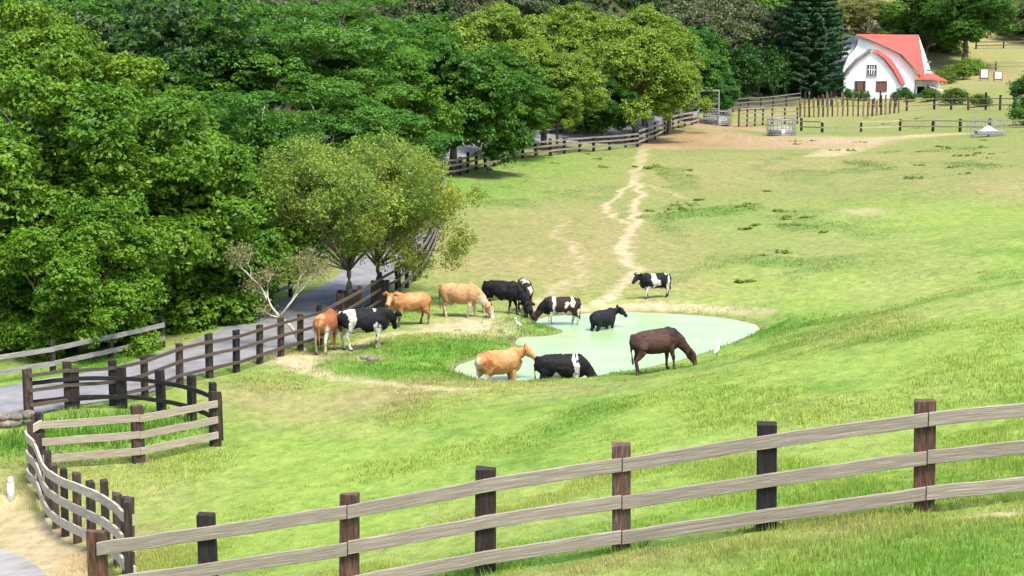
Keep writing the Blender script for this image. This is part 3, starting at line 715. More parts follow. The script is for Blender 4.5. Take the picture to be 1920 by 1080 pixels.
def tree_kind(key, R3, nclump, rc, leaves, size, flat=.7, aspect=.5, trunk_h=2.5, ctr_h=5.0, r0=.22, pal=None, low=-.55, inner=.5, upb=.55, rnd=.55, seed=1, nl=14, bark='bark', shell=.35, jag=.12, outb=.7, tn=16, tr=.26, tflat=.5):
    cl = make_clumps(R3, nclump, rc, low, inner, jag, seed)
    P, nr, s_, c = crown_points(cl, max(8, leaves // nclump), flat, size, upb=upb, outb=outb, rnd=rnd, pal=pal, shell=shell, tn=tn, tr=tr, tflat=tflat)
    V, C = leaf_cloud(P + np.array([0, 0, ctr_h]), nr, s_, aspect, c); CTR[key] = ctr_h
    me = fast_mesh('crown', V, np.arange(len(V)).reshape(-1, 4)); set_col(me, C); me.materials.append(M['leaf'])
    mb = MB(); limbs(mb, trunk_h, (0, 0, ctr_h), cl, r0, nl, seed)
    tm = new_mesh('trunk', mb.V, mb.F, True); tm.materials.append(M[bark])
    TREES[key] = (me, tm)
def put_tree(key, pos, label, s_=(1, 1, 1), rz=0, tint=(1, 1, 1), group=None, cat='tree', name='broadleaf_tree', lift=0):
    me, tm = TREES[key]
    root = empty(name, tuple(pos), rz); tag(root, label, cat, group)
    c = link('crown', me, None, root); t = link('trunk', tm, None, root)
    c.color = (*tint, 1)
    c.scale = s_; t.scale = s_
    c.location.z = t.location.z = lift
    return root
def ground_at(x, y): return (x, y, H1(x, y))

V1 = ((.036, .12, .009), (.15, .27, .015)); V2 = ((.028, .115, .012), (.105, .22, .022)); V3 = ((.125, .20, .04), (.25, .31, .055)); V4 = ((.024, .095, .010), (.09, .20, .016))
V5 = ((.10, .185, .015), (.215, .315, .03)); V6 = ((.085, .12, .05), (.13, .16, .07)); V7 = ((.018, .07, .025), (.045, .12, .04))
tree_kind('big', (5.6, 4.6, 4.4), 100, 1.0, 125000, .098, .75, .55, 2.2, 5.4, .35, V1, low=-.8, seed=3, inner=.45, tn=16, tr=.30, rnd=.4)
tree_kind('big2', (4.6, 4.2, 4.0), 90, .92, 100000, .098, .7, .55, 2.0, 4.6, .3, V1, low=-.85, seed=5, inner=.4, tn=16, tr=.30, rnd=.4)
tree_kind('layered', (6.6, 5.5, 3.6), 110, 1.2, 95000, .092, .26, .5, 3.2, 7.2, .34, V2, low=-.45, upb=1.0, rnd=.4, seed=7, nl=26, bark='bark_pale', inner=.35, outb=.35, tn=26, tr=.42, tflat=.22)
tree_kind('olive', (3.9, 3.4, 2.2), 92, .66, 66000, .066, .95, .38, 1.5, 4.0, .11, V3, low=-.9, seed=9, nl=18, rnd=.75, shell=.7, bark='bark', jag=.24, tn=10, tr=.20, tflat=1.0)
tree_kind('dark', (5.0, 4.2, 4.0), 95, .95, 85000, .12, .75, .55, 1.8, 4.6, .3, V4, low=-.9, seed=11, inner=.45, tn=22, tr=.38, rnd=.4)
tree_kind('lime', (4.4, 3.9, 3.4), 90, .9, 80000, .10, .8, .55, 1.8, 4.2, .25, V5, low=-.85, seed=13, inner=.5, tn=26, tr=.40, rnd=.4)
tree_kind('grey', (6.5, 6.0, 4.2), 90, 1.2, 50000, .15, .6, .5, 3.5, 7.0, .35, V6, low=-.6, seed=15, nl=30, bark='bark_pale', inner=.4, tn=20, tr=.5)
tree_kind('shrub', (1.1, 1.0, .8), 22, .42, 7000, .07, .85, .55, .2, .7, .05, V4, low=-.5, seed=17, nl=6)

GT = 'trees massed along the far side of the lane'
def T(key, px, depth, pyc, label, ctr_h, s_=1.0, sy=None, **kw):
    """tree whose crown centre stands at pixel (px, pyc), at the given distance"""
    c = at_depth(px, pyc, depth); z = H1(c[0], c[1]); 
    h = c[2] - z; sv = sy or s_
    return put_tree(key, (c[0], c[1], z), label, (s_, s_, sv), lift=h - ctr_h * sv, **kw)
# left, in front
T('big', 60, 63, 420, 'huge bright green leafy tree filling the left edge', 5.4, 1.0, rz=.3)
T('big2', 300, 66, 430, 'rounded leafy green tree overhanging the lane left of the olive tree', 4.6, 1.0, rz=1.2)
T('big2', 150, 59, 545, 'low leafy green tree drooping over the pale rail fence', 4.6, .62, rz=2.5, tint=(1.05, 1.05, 1))
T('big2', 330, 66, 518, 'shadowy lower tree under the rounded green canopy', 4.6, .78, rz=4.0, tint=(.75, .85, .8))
T('big', 60, 76, 230, 'tall yellow-tipped green tree behind the left edge', 5.4, .95, rz=2.2, tint=(1.15, 1.05, 1))
T('big2', 235, 80, 300, 'mid green tree between the left edge and the layered canopy', 4.6, .9, rz=5.2, tint=(.95, .95, 1))
T('big', -110, 66, 500, 'dense green tree cut off by the left border', 5.4, .9, rz=3.3)
# layered rain-tree canopies
T('layered', 480, 96, 130, 'broad tree with flat feathery layers of foliage in the upper left', 7.2, 1.15, rz=.4)
T('layered', 330, 92, 250, 'feathery layered tree behind the rounded leafy tree', 7.2, .95, rz=2.0, tint=(.9, 1, .95))
T('layered', 560, 88, 270, 'feathery layered tree with pale bare limbs above the olive tree', 7.2, .9, rz=3.6, tint=(.95, 1, 1))
T('layered', 250, 106, 60, 'high feathery tree reaching the upper border at the left', 7.2, 1.1, rz=5.0)
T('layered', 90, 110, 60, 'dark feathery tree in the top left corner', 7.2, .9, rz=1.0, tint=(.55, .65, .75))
T('layered', 640, 112, 90, 'feathery tree right of the broad layered canopy', 7.2, .95, rz=4.3, tint=(.9, .95, .9))
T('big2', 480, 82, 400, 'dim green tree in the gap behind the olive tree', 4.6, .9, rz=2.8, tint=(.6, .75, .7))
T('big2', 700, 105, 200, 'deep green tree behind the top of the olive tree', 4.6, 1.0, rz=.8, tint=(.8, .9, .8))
# centre
T('dark', 850, 128, 195, 'dense dark green tree shading the far meadow fence', 4.6, 1.05, rz=.5)
T('dark', 760, 130, 150, 'dark green tree merging with the back of the fence line', 4.6, 1.0, rz=2.5, tint=(1.1, 1.05, 1))
T('dark', 960, 140, 190, 'mid green tree leaning over the start of the weathered fence', 4.6, .7, rz=4.5, tint=(1.2, 1.15, 1))
T('lime', 1020, 150, 160, 'yellow-green tree with rounded lobes right of the dark tree', 4.2, .95, rz=0, tint=(.95, .95, 1))
T('lime', 920, 158, 110, 'yellow-green tree rising behind the dark tree', 4.2, 1.2, rz=1.5)
T('lime', 1190, 168, 150, 'wide yellow-green tree above the four-rail fence', 4.2, 1.2, rz=2.6)
T('lime', 1255, 178, 165, 'yellow-green tree at the right end of the row by the yard', 4.2, .75, rz=3.9, tint=(1.05, 1.0, 1))
T('lime', 1105, 176, 105, 'pale yellow-green crown in the middle of the row', 4.2, 1.25, rz=5.3)
T('lime', 1210, 185, 95, 'yellow-green crown behind the wide tree', 4.2, 1.15, rz=.9, tint=(.95, .95, .95))
T('dark', 1130, 165, 200, 'dark green undergrowth tree beneath the yellow-green row', 4.6, .6, rz=3.0, tint=(.6, .7, .7))
T('lime', 1045, 148, 208, 'small yellow-green tree on a bare trunk beside the weathered fence', 4.2, .42, rz=3.0)
T('dark', 1290, 200, 130, 'deep green round tree right behind the yellow-green row', 4.6, 1.0, rz=2.0, tint=(1.1, 1.1, 1.5))
T('dark', 1330, 215, 175, 'blue-green tree by the grey gate frame', 4.6, .7, rz=4.0, tint=(.8, .95, 1.4))
# grey-green hill trees
T('grey', 1370, 255, 70, 'large grey-green tree with pale limbs left of the conifer', 7.0, 1.4, rz=.4)
T('grey', 1435, 264, 100, 'grey-green tree close behind the conifer', 7.0, .9, rz=2.1, tint=(.85, .9, .8))
T('grey', 1210, 280, 20, 'olive grey tree on the hill above the yellow-green row', 7.0, 1.5, rz=3.3, tint=(.9, .85, .85))
T('grey', 1000, 250, 20, 'grey-green hillside tree at the top centre', 7.0, 1.3, rz=4.9, tint=(.85, .95, .9))
T('lime', 1420, 275, 20, 'bright green tree at the top border left of the conifer', 4.2, 1.6, rz=1.9, tint=(.75, .9, .9))
T('grey', 800, 215, 30, 'brownish grey hillside tree at the top left of centre', 7.0, 1.2, rz=1.1, tint=(.95, .85, .9))
T('dark', 1390, 252, 158, 'tree left of the conifer with deep shade tinted into its leaves', 4.6, 1.0, rz=1.5, tint=(.35, .45, .6))  # near-black leaf tint paints the dense shade here
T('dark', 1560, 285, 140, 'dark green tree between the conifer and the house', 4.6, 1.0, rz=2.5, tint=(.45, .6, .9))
T('dark', 1340, 238, 172, 'low tree behind the gate frame with shade tinted into its leaves', 4.6, .7, rz=3.5, tint=(.4, .5, .6))  # leaf tint darkened to stand for tree shade
T('dark', 1440, 262, 165, 'low tree left against the conifer with shade tinted into its leaves', 4.6, .8, rz=5.5, tint=(.3, .4, .5))  # tree shade put into the leaf colour
for px, py, s_, lb in ((1375, 203, 3.0, 'shrub left of the conifer tinted near-black for shade'), (1420, 200, 3.2, 'shrub at the left foot of the conifer tinted dark for shade'), (1455, 196, 2.6, 'low shrub against the conifer base tinted dark for shade')):
    q = G(px, py); q = at_depth(px, py - 6, depth_of(q) + 9); put_tree('shrub', (q[0], q[1], H1(q[0], q[1])), lb, (s_, s_ * .8, s_ * 1.2), px * .1, (.35, .45, .5), cat='shrub', name='leafy_shrub')  # dark tint paints the shade beside the conifer into these shrubs
# behind the house
T('grey', 1625, 330, 30, 'pale straw-green tree behind the red roof', 7.0, .9, rz=.4, tint=(1.9, 1.5, .9))
T('big', 1735, 318, 40, 'broad green tree behind the right end of the red roof', 5.4, 1.6, rz=1.4, tint=(.95, .95, 1.5))
T('big', 1812, 305, 22, 'large dark green shade tree right of the house', 5.4, 1.45, rz=2.4, tint=(.6, .75, 1.2))
T('grey', 1890, 348, 28, 'olive tree at the top right corner', 7.0, 1.1, rz=2.9, tint=(1.1, 1.1, .7))
T('grey', 1950, 338, 40, 'olive tree beyond the right border of the field', 7.0, 1.1, rz=.9, tint=(1.0, 1.1, .7))
T('shrub', 1935, 178, 165, 'dark leafy shrub cut off by the right border', .7, 1.7, rz=1.0, tint=(.7, .8, 1.0), cat='shrub', name='leafy_shrub')
T('shrub', 1942, 176, 215, 'low green shrub at the right border below the dark one', .7, 1.9, rz=2.0, cat='shrub', name='leafy_shrub')
# olive tree over the lane: twin-trunked look comes from two neighbouring trees
p1 = G(655, 578); p2 = G(713, 575)
put_tree('olive', p1, 'olive-green fine-leaved tree growing from the pale plank guard', (.98, .98, 1.0), .6, (1.0, 1.08, .9), name='olive_green_tree')
put_tree('olive', p2 + np.array([-.2, 1.6, 0]), 'yellow-tipped fine-leaved tree growing from the dark plank guard', (.84, .9, .92), 2.9, (1.3, 1.12, .85), name='olive_green_tree')

# conifer
def conifer(px, py, depth, hgt, label, tint=(1, 1, 1)):
    b_ = at_depth(px, py, depth); b_[2] = H1(b_[0], b_[1])
    P = []; Nn = []; 
    rg = np.random.default_rng(5)
    mbt = MB(); mbt.tube([(0, 0, -.5), (0, 0, hgt * .5), (0, 0, hgt)], [.4, .25, .04], 8)
    z = .8; tot = []
    while z < hgt:
        rad = 5.2 * (1 - (z / hgt)) ** .55 + .3; nb_ = 9
        a0 = rg.uniform(0, 6.28)
        for k in range(nb_):
            a = a0 + k * 2 * math.pi / nb_ + rg.normal(0, .12); L = rad * rg.uniform(.75, 1.12)
            n_ = int(30 + L * 85)
            t = rg.uniform(.08, 1, n_) ** .7
            wv = .42 * (1 - t * .5)
            off = rg.normal(0, 1, n_) * wv
            zz = z - .10 * L * t + .16 * L * t ** 3 + rg.normal(0, .10, n_)
            X = math.cos(a) * L * t - math.sin(a) * off; Y = math.sin(a) * L * t + math.cos(a) * off
            P.append(np.c_[X, Y, zz]); Nn.append(np.c_[np.full(n_, math.cos(a)) * .5, np.full(n_, math.sin(a)) * .5, np.ones(n_)] + rg.normal(0, .5, (n_, 3)))
            if k % 2 == 0: mbt.tube([(0, 0, z), (math.cos(a) * L * .5, math.sin(a) * L * .5, z - .04 * L), (math.cos(a) * L, math.sin(a) * L, z + .05 * L)], [.07, .045, .015], 5)
        z += rg.uniform(.55, .75)
    P = np.concatenate(P); Nn = np.concatenate(Nn); Nn /= np.linalg.norm(Nn, axis=1)[:, None]
    t = rg.uniform(0, 1, (len(P), 1)); c = np.array(V7[0]) * (1 - t) + np.array(V7[1]) * t
    V, C = leaf_cloud(P, Nn, rg.uniform(.10, .24, len(P)), .4, c)
    me = fast_mesh('crown', V, np.arange(len(V)).reshape(-1, 4)); set_col(me, C)
    root = empty('conifer_tree', tuple(b_)); tag(root, label, 'tree')
    o = link('crown', me, M['leaf'], root); o.color = (*tint, 1)
    mbt.build('trunk', M['bark'], root, True)
conifer(1521, 188, 246, 26, 'tall dark conifer standing left of the white house')

# sapling with few leaves, leaning over the road fence
b_ = G(571, 657)
mb = MB(); rg = random.Random(4)
def PX(px, py): # same upright plane as the sapling's foot
    d = depth_of(b_); return at_depth(px, py, d) - b_
fk = PX(525, 595)
mb.tube(smooth_line([(0, 0, -.3), (0, 0, 0), PX(558, 632), PX(545, 612), fk], 3), np.linspace(.075, .055, 13), 7)
ends = []
def branch(p, q, r_, lvl):
    p = np.array(p); q = np.array(q); m_ = (p + q) / 2 + np.array([rg.uniform(-.1, .1), rg.uniform(-.25, .25), rg.uniform(-.02, .12)]) * np.linalg.norm(q - p)
    mb.tube(smooth_line([p, m_, q], 3), np.linspace(r_, r_ * .55, 7), 5)
    if lvl == 0: ends.append(q); return
    for k in range(3):
        d = q - p; L = np.linalg.norm(d) * rg.uniform(.4, .68)
        v = d / np.linalg.norm(d) + np.array([rg.uniform(-.7, .7), rg.uniform(-.8, .8), rg.uniform(-.1, .7)]); v /= np.linalg.norm(v)
        branch(q, q + v * L, r_ * .55, lvl - 1)
branch(fk, PX(500, 560) + np.array([0, .3, 0]), .045, 3); branch(fk, PX(560, 548) + np.array([0, -.2, 0]), .045, 3); branch(fk, PX(505, 590), .03, 2); branch(PX(548, 562), PX(585, 525), .03, 2)
branch(PX(500, 562), PX(470, 520), .03, 3)
E = np.array(ends); E2 = np.repeat(E, 26, 0); E2 = E2 + RNG.normal(0, .16, E2.shape)
nr = RNG.normal(0, .6, E2.shape) + np.array([0, 0, .6]); nr /= np.linalg.norm(nr, axis=1)[:, None]
t = RNG.uniform(0, 1, (len(E2), 1)); V, C = leaf_cloud(E2, nr, RNG.uniform(.03, .065, len(E2)), .4, np.array((.16, .16, .06)) * (1 - t) + np.array((.27, .25, .10)) * t)
me = fast_mesh('crown', V, np.arange(len(V)).reshape(-1, 4)); set_col(me, C)
root = empty('sapling', tuple(b_)); tag(root, 'thin leaning sapling with pale bare branches beside the lane fence', 'tree')
link('crown', me, M['leaf'], root); mb.build('trunk', M['bark_pale'], root, True)

# wooded hillside filling the back (one mass)
PV = []; PC = []
def in_view(x, y): return abs(x) < .36 * y + 12
pal_far = [((.05, .10, .03), (.10, .16, .05)), ((.08, .11, .045), (.13, .155, .07)), ((.03, .08, .025), (.07, .13, .03)), ((.11, .13, .05), (.16, .17, .08))]
cand = []
rgf = np.random.default_rng(21)
for _ in range(5200):
    x_, y_ = rgf.uniform(-190, 170), rgf.uniform(84, 430)
    if not in_view(x_, y_): continue
    if poly_sd(np.array([x_]), np.array([y_]), _LFP)[0] > -9 and not (y_ > 345 and x_ > 20): continue
    if y_ > 345 and x_ > 20 and (x_ / y_ > .245) and y_ < 372: continue
    if any((x_ - a_) ** 2 + (y_ - c_) ** 2 < (5.5 + y_ * .008) ** 2 for a_, c_ in cand): continue
    if y_ < 240 and x_ > -6: continue
    cand.append((x_, y_))
for x_, y_ in cand:
    lsz = min(.3, .0016 * y_); s_ = rgf.uniform(.8, 1.25); pal = pal_far[rgf.integers(0, 4)]
    nc = 24; cl = make_clumps((5.2 * s_, 5.2 * s_, 3.4 * s_), nc, 1.5 * s_, -.5, .5, .12, int(rgf.integers(0, 1e6)))
    P, nr, sz, c = crown_points(cl, int(80 * (.3 / lsz) ** 2), .65, lsz, pal=pal)
    V, C = leaf_cloud(P + np.array([x_, y_, H1(x_, y_) + 5.5 * s_]), nr, sz, .6, c); PV.append(V); PC.append(C)
PV = np.concatenate(PV); me = fast_mesh('far_wood', PV, np.arange(len(PV)).reshape(-1, 4)); set_col(me, np.concatenate(PC))
tag(link('far_wood', me, M['leaf']), 'dense grey-green wood covering the hillside at the back', 'wood', kind='stuff')
print('far trees', len(cand))

# undergrowth along the forest edge
PV = []; PC = []
edge = smooth_line(LF, 10)
for q in edge[::1]:
    if not (50 < q[1] < 205): continue
    for k in range(2):
        x_ = q[0] - RNG.uniform(2.2, 5.5) - 2.5 * (q[1] < 75); y_ = q[1] + RNG.uniform(2.0, 5.5); s_ = RNG.uniform(.5, 1.1) * (1 + q[1] / 220)
        cl = make_clumps((1.3 * s_, 1.3 * s_, .9 * s_), 9, .5 * s_, -.3, .4, .15, int(RNG.integers(0, 1e6)))
        P, nr, sz, c = crown_points(cl, 60, .8, .13, pal=((.025, .07, .012), (.06, .13, .02)))
        V, C = leaf_cloud(P + np.array([x_, y_, H1(x_, y_) + .6 * s_]), nr, sz, .6, c); PV.append(V); PC.append(C)
PV = np.concatenate(PV); me = fast_mesh('undergrowth', PV, np.arange(len(PV)).reshape(-1, 4)); set_col(me, np.concatenate(PC))
tag(link('undergrowth', me, M['leaf']), 'dark leafy undergrowth along the edge of the wood', 'undergrowth', kind='stuff')

# low weed tufts in the far meadow
PV = []; PC = []
rgw = np.random.default_rng(31)
spots = []
for (a, b_, sp, n_) in [(1440, 420, 60, 26), (1280, 400, 50, 16), (1350, 385, 60, 18), (1080, 305, 60, 18), (940, 318, 40, 10), (1210, 318, 30, 14), (1740, 300, 90, 26), (1820, 285, 60, 20), (1560, 285, 60, 12), (1250, 318, 50, 8), (1390, 530, 20, 5), (1460, 480, 40, 8), (1620, 225, 60, 12), (1700, 235, 80, 14), (1560, 275, 80, 8)]:
    for k in range(int(n_ * .35)): spots.append((a + rgw.normal(0, sp), b_ + rgw.normal(0, sp * .22)))
for a, b_ in spots:
    q = G(a, max(b_, 222)); s_ = rgw.uniform(.25, .6)
    cl = make_clumps((1.3 * s_, 1.1 * s_, .22 * s_), 7, .26 * s_, -.1, .3, .2, int(rgw.integers(0, 1e6)))
    P, nr, sz, c = crown_points(cl, 48, .7, .06, upb=1.2, outb=.3, rnd=.3, tr=.1, pal=((.14, .21, .04), (.20, .27, .06)))
    V, C = leaf_cloud(P + q, nr, sz, .45, c); PV.append(V); PC.append(C)
PV = np.concatenate(PV); me = fast_mesh('weed_tufts', PV, np.arange(len(PV)).reshape(-1, 4)); set_col(me, np.concatenate(PC))
tag(link('weed_tufts', me, M['leaf']), 'low dark weed tufts scattered over the far meadow', 'weeds', kind='stuff')

# ------------------------------------------------------------------ house
hb = G(1575, 184); HS = F / depth_of(hb)     # px per metre at the house
house = empty('white_house', tuple(hb)); tag(house, 'white farmhouse with sweeping red roof and projecting front gable', 'house')
def hp(px, py, y=0.0, dz=0): # house-local point: picture-plane metres from the house's base
    return ((px - 1575) / HS, y, (184 - py) / HS + dz)
def slab(front, back_y, name, mat, parent=house):
    mb = MB(); n_ = len(front); V = [(a, y0, c) for (a, y0, c) in front] + [(a, back_y, c) for (a, y0, c) in front]
    mb.add(V, [tuple(range(n_)), tuple(range(2 * n_ - 1, n_ - 1, -1))] + [(i, n_ + i, n_ + (i + 1) % n_, (i + 1) % n_) for i in range(n_)])
    return mb.build(name, mat, parent)
wing = [hp(1582, 186), hp(1690, 186), hp(1687, 156), hp(1671, 132), hp(1656, 113), hp(1634, 96), hp(1608, 114), hp(1592, 132), hp(1581, 148)]
wg = slab([(a, 0, c) for a, _, c in wing], 6.0, 'wing_wall', M['white_wall'])
mainw = [hp(1582, 186), hp(1720, 186), hp(1722, 146), hp(1727, 142), hp(1709, 122), hp(1690, 103), hp(1660, 88), hp(1612, 69), hp(1611, 84), hp(1606, 94), hp(1593, 108), hp(1585, 130)]
mw = slab([(a, 2.2, c) for a, _, c in mainw], 11.0, 'main_wall', M['white_wall'])
# main roof: ruled surface from the front rake to the rear ridge end
rake = straight_line([hp(1607, 65, 1.7), hp(1634, 75, 1.7), hp(1660, 86, 1.7), hp(1692, 101, 1.7), hp(1711, 120, 1.7), hp(1730, 142, 1.7)], 4)
rear = np.array([np.array(hp(1756, 68, 12.0)) * (1 - t) + np.array(hp(1743, 140, 3.4)) * t for t in np.linspace(0, 1, len(rake))])
def sheet(A, B, name, mat, th=.14, nn=8, parent=house):
    A = np.array(A); B = np.array(B); mb = MB(); m_ = len(A)
    g = np.array([[A[i] * (1 - k / nn) + B[i] * (k / nn) for k in range(nn + 1)] for i in range(m_)])
    lo = g - np.array([0, 0, th]); V = np.r_[g.reshape(-1, 3), lo.reshape(-1, 3)]; q = m_ * (nn + 1); ix = lambda i, k: i * (nn + 1) + k
    Fc = [(ix(i, k), ix(i, k + 1), ix(i + 1, k + 1), ix(i + 1, k)) for i in range(m_ - 1) for k in range(nn)]
    Fc += [tuple(q + v for v in f[::-1]) for f in Fc]
    for k in range(nn): Fc += [(ix(0, k), q + ix(0, k), q + ix(0, k + 1), ix(0, k + 1)), (ix(m_ - 1, k), ix(m_ - 1, k + 1), q + ix(m_ - 1, k + 1), q + ix(m_ - 1, k))]
    for i in range(m_ - 1): Fc += [(ix(i, 0), ix(i + 1, 0), q + ix(i + 1, 0), q + ix(i, 0)), (ix(i, nn), q + ix(i, nn), q + ix(i + 1, nn), ix(i + 1, nn))]
    mb.add(V, Fc); return mb.build(name, mat, parent)
rf_ = sheet(rake, rear, 'main_roof', M['red_roof'])
lft = [hp(1608, 66, 2.3), hp(1606, 92, 2.3), hp(1590, 108, 2.3), hp(1582, 132, 2.3)]; lftb = [hp(1756, 67, 12.0), hp(1745, 90, 12), hp(1735, 110, 12), hp(1715, 140, 12)]
sheet(lft, lftb, 'left_roof', M['grey_metal'])
for A_ in (rake,):
    mb = MB()
    for a_, c_ in zip(A_[:-1], A_[1:]): mb.beam(a_ + np.array([0, -.06, -.08]), c_ + np.array([0, -.06, -.08]), .08, .16)
    mb.build('rake_board', M['dark_trim'], rf_)
# cross gable on the right side
mb = MB()
V = [hp(1756, 70, 11.8), hp(1744, 143, 3.4), hp(1763, 140, 5.5), hp(1755, 145, 11.5)]
mb.add(V, [(0, 1, 2), (0, 2, 3), (0, 3, 1), (1, 3, 2)]); cg = mb.build('side_gable', M['white_wall'], house)
for py in (118, 134):
    mb = MB(); c_ = hp(1752.5 + (py - 118) * .06, py, 5.2 - (py - 118) * .05 if False else 4.2); mb.box((c_[0], c_[1], c_[2]), (.55, .5, .28)); mb.build('vent', M['dark_trim'], cg)
# flared lower eave over the porch
sheet([hp(1722, 146, 1.2), hp(1750, 149, 1.0), hp(1782, 153, 1.6)], [hp(1738, 138, 4.5), hp(1752, 139, 4.5), hp(1766, 140, 5.5)], 'porch_roof', M['red_roof'], .12)
mb = MB(); c_ = hp(1750, 158); mb.box((c_[0], 5.0, c_[2]), (46 / HS, 3.0, 12 / HS)); mb.build('porch_lintel', M['white_wall'], house)
c_ = hp(1748, 173); mb = MB(); mb.box((c_[0], 6.5, c_[2]), (36 / HS, 3.0, 22 / HS)); mb.build('porch_shade_block', M['shade_fill'], house)  # solid block, the shade inside the porch is painted as its colour
for px in (1727, 1745, 1764):
    mb = MB(); mb.box((hp(px, 0)[0], 3.2, hp(0, 173)[2]), (.22, .22, 24 / HS)); mb.build('porch_post', M['white_wall'], house)
mb = MB(); c_ = hp(1742, 181); mb.box((c_[0], 2.9, c_[2]), (34 / HS, .2, 8 / HS)); mb.build('porch_wall', M['stone'], house)
sheet([hp(1745, 163, 1.0), hp(1772, 171, 1.0)], [hp(1748, 160, 3.6), hp(1775, 167, 3.6)], 'awning', M['concrete'], .06, 2)
# wing roof
wr = straight_line([hp(1633, 93, -.4), hp(1656, 110, -.4), hp(1672, 130, -.4), hp(1688, 156, -.4)], 4)
wr2 = straight_line([hp(1649, 94, 2.15), hp(1675, 112, 2.15), hp(1691, 134, 2.15), hp(1703, 157, 2.15)], 4)
wro = sheet(wr, wr2, 'wing_roof', M['red_roof'], .12, 3)
wl = straight_line([hp(1633, 93, -.4), hp(1608, 111, -.4), hp(1592, 129, -.4), hp(1578, 148, -.4)], 4)
sheet(wl, wl + np.array([0, 2.65, 0]), 'wing_roof', M['dark_trim'], .09, 2)
mb = MB(); c_ = hp(1574, 150); mb.box((c_[0] - .6, 4.0, c_[2]), (1.6, 3, .15)); mb.box((c_[0] - .6, 4.0, c_[2] - 1.7), (1.5, 2.5, 3.2)); mb.build('lean_to', M['concrete'], house)
def window(px, py, wpx, hpx, shutter, bars):
    c_ = hp(px, py); w_, h_ = wpx / HS, hpx / HS; t = .12
    mb = MB()
    mb.box((c_[0], -.03, c_[2] + h_ / 2), (w_ + t, .14, t)); mb.box((c_[0], -.03, c_[2] - h_ / 2), (w_ + t, .14, t))
    mb.box((c_[0] - w_ / 2, -.03, c_[2]), (t, .12, h_ - t)); mb.box((c_[0] + w_ / 2, -.03, c_[2]), (t, .12, h_ - t))
    f_ = mb.build('window', M['dark_trim'] if bars else M['brown_shutter'], house)
    mb = MB(); mb.box((c_[0], -.005, c_[2]), (w_ - .06, .05, h_ - .06)); mb.build('pane', M['glass'] if bars or shutter < .9 else M['brown_shutter'], f_)
    if bars:
        mb = MB()
        for k in (-1, 0, 1): mb.box((c_[0] + k * w_ * .25, -.045, c_[2]), (.09, .04, h_ - .1))
        mb.box((c_[0], -.05, c_[2]), (w_ - .1, .03, .09)); mb.build('glazing_bar', M['white_paint'], f_)
        mb = MB(); mb.box((c_[0], -.12, c_[2] - h_ / 2 - .1), (w_ + .3, .26, .08)); mb.build('sill', M['dark_trim'], f_)
    elif shutter < .9:
        mb = MB(); mb.box((c_[0] - .02, -.05, c_[2] + .05), (w_ * .55, .04, h_ * .8)); mb.build('shutter', M['brown_shutter'], f_)
window(1633, 131, 17, 17, 0, True); window(1612, 162, 19, 19, .5, False); window(1652, 162, 19, 18, 1, False)
for px, py, s_, lb in ((1594, 186, .95, 'round green bush left of the house windows'), (1618, 187, .9, 'dark low bush under the shuttered window'), (1692, 184, 1.0, 'leafy bush at the corner of the front gable'), (1706, 188, .8, 'small bush beside the porch'),
                       (1680, 186, .7, 'thin bush under the end of the front gable')):
    q = G(px, py + 2); q[1] = min(q[1], hb[1] - .9); q[2] = H1(q[0], q[1])
    put_tree('shrub', q, lb, (s_ * .85, s_ * .7, s_ * .95), random.uniform(0, 6), (.7, .85, .9), cat='bush', name='bush')

# ------------------------------------------------------------------ yard furniture
def hay_ring(px, py, wpx, hpx, label):
    b_ = G(px, py); s_ = F / depth_of(b_); r_ = wpx / s_ / 2; h_ = hpx / s_
    root = empty('hay_feeder', tuple(b_)); tag(root, label, 'feeder')
    mb = MB(); n_ = 22
    for z in (.12, h_ * .34, h_ * .62, h_):
        mb.tube([(math.cos(2 * math.pi * k / n_) * r_, math.sin(2 * math.pi * k / n_) * r_, z) for k in range(n_ + 1)], .045, 6, False)
    mb.build('hoop', M['grey_metal'], root)
    for k in range(n_):
        mb = MB(); a = 2 * math.pi * k / n_; mb.tube([(math.cos(a) * r_, math.sin(a) * r_, 0), (math.cos(a) * r_ * 1.02, math.sin(a) * r_ * 1.02, h_)], .03, 5); mb.build('bar', M['grey_metal'], root)
    mb = MB(); mb.tube([(0, 0, .02), (0, 0, h_ * .3), (0, 0, h_ * .5), (0, 0, h_ * .58)], [r_ * .9, r_ * .86, r_ * .6, r_ * .15], 20); hy = mb.build('hay', M['rail_far'], root, True)
    mb = MB(); mb.tube([(0, -r_ * .6, .05), (0, -r_ * .62, h_ * .36), (0, -r_ * .6, h_ * .5)], [r_ * .3, r_ * .27, r_ * .1], 14); mb.build('white_sack', M['white_paint'], root, True)
hay_ring(1465, 254, 54, 31, 'round metal hay ring standing in the middle of the dirt yard')
hay_ring(1345, 234, 52, 26, 'round metal hay ring beside the grey gate frame')
b_ = G(1309, 232); s_ = F / depth_of(b_); root = empty('gate_frame', tuple(b_)); tag(root, 'tall grey metal gate frame at the end of the yellow-green trees', 'gate')
for k, x_ in enumerate((0, 38 / s_)):
    mb = MB(); mb.tube([(x_, 0, -.2), (x_, 0, 62 / s_)], .1, 8); mb.build('upright', M['grey_metal'], root)
mb = MB(); mb.beam((-.1, 0, 62 / s_), (38 / s_ + .1, 0, 62 / s_), .18, .2); mb.build('crossbar', M['grey_metal'], root)
for z in (.6, 1.1, 1.6, 2.1):
    mb = MB(); mb.beam((.1, 0, z), (38 / s_ - .1, 0, z), .06, .1); mb.build('rail', M['grey_metal'], root)
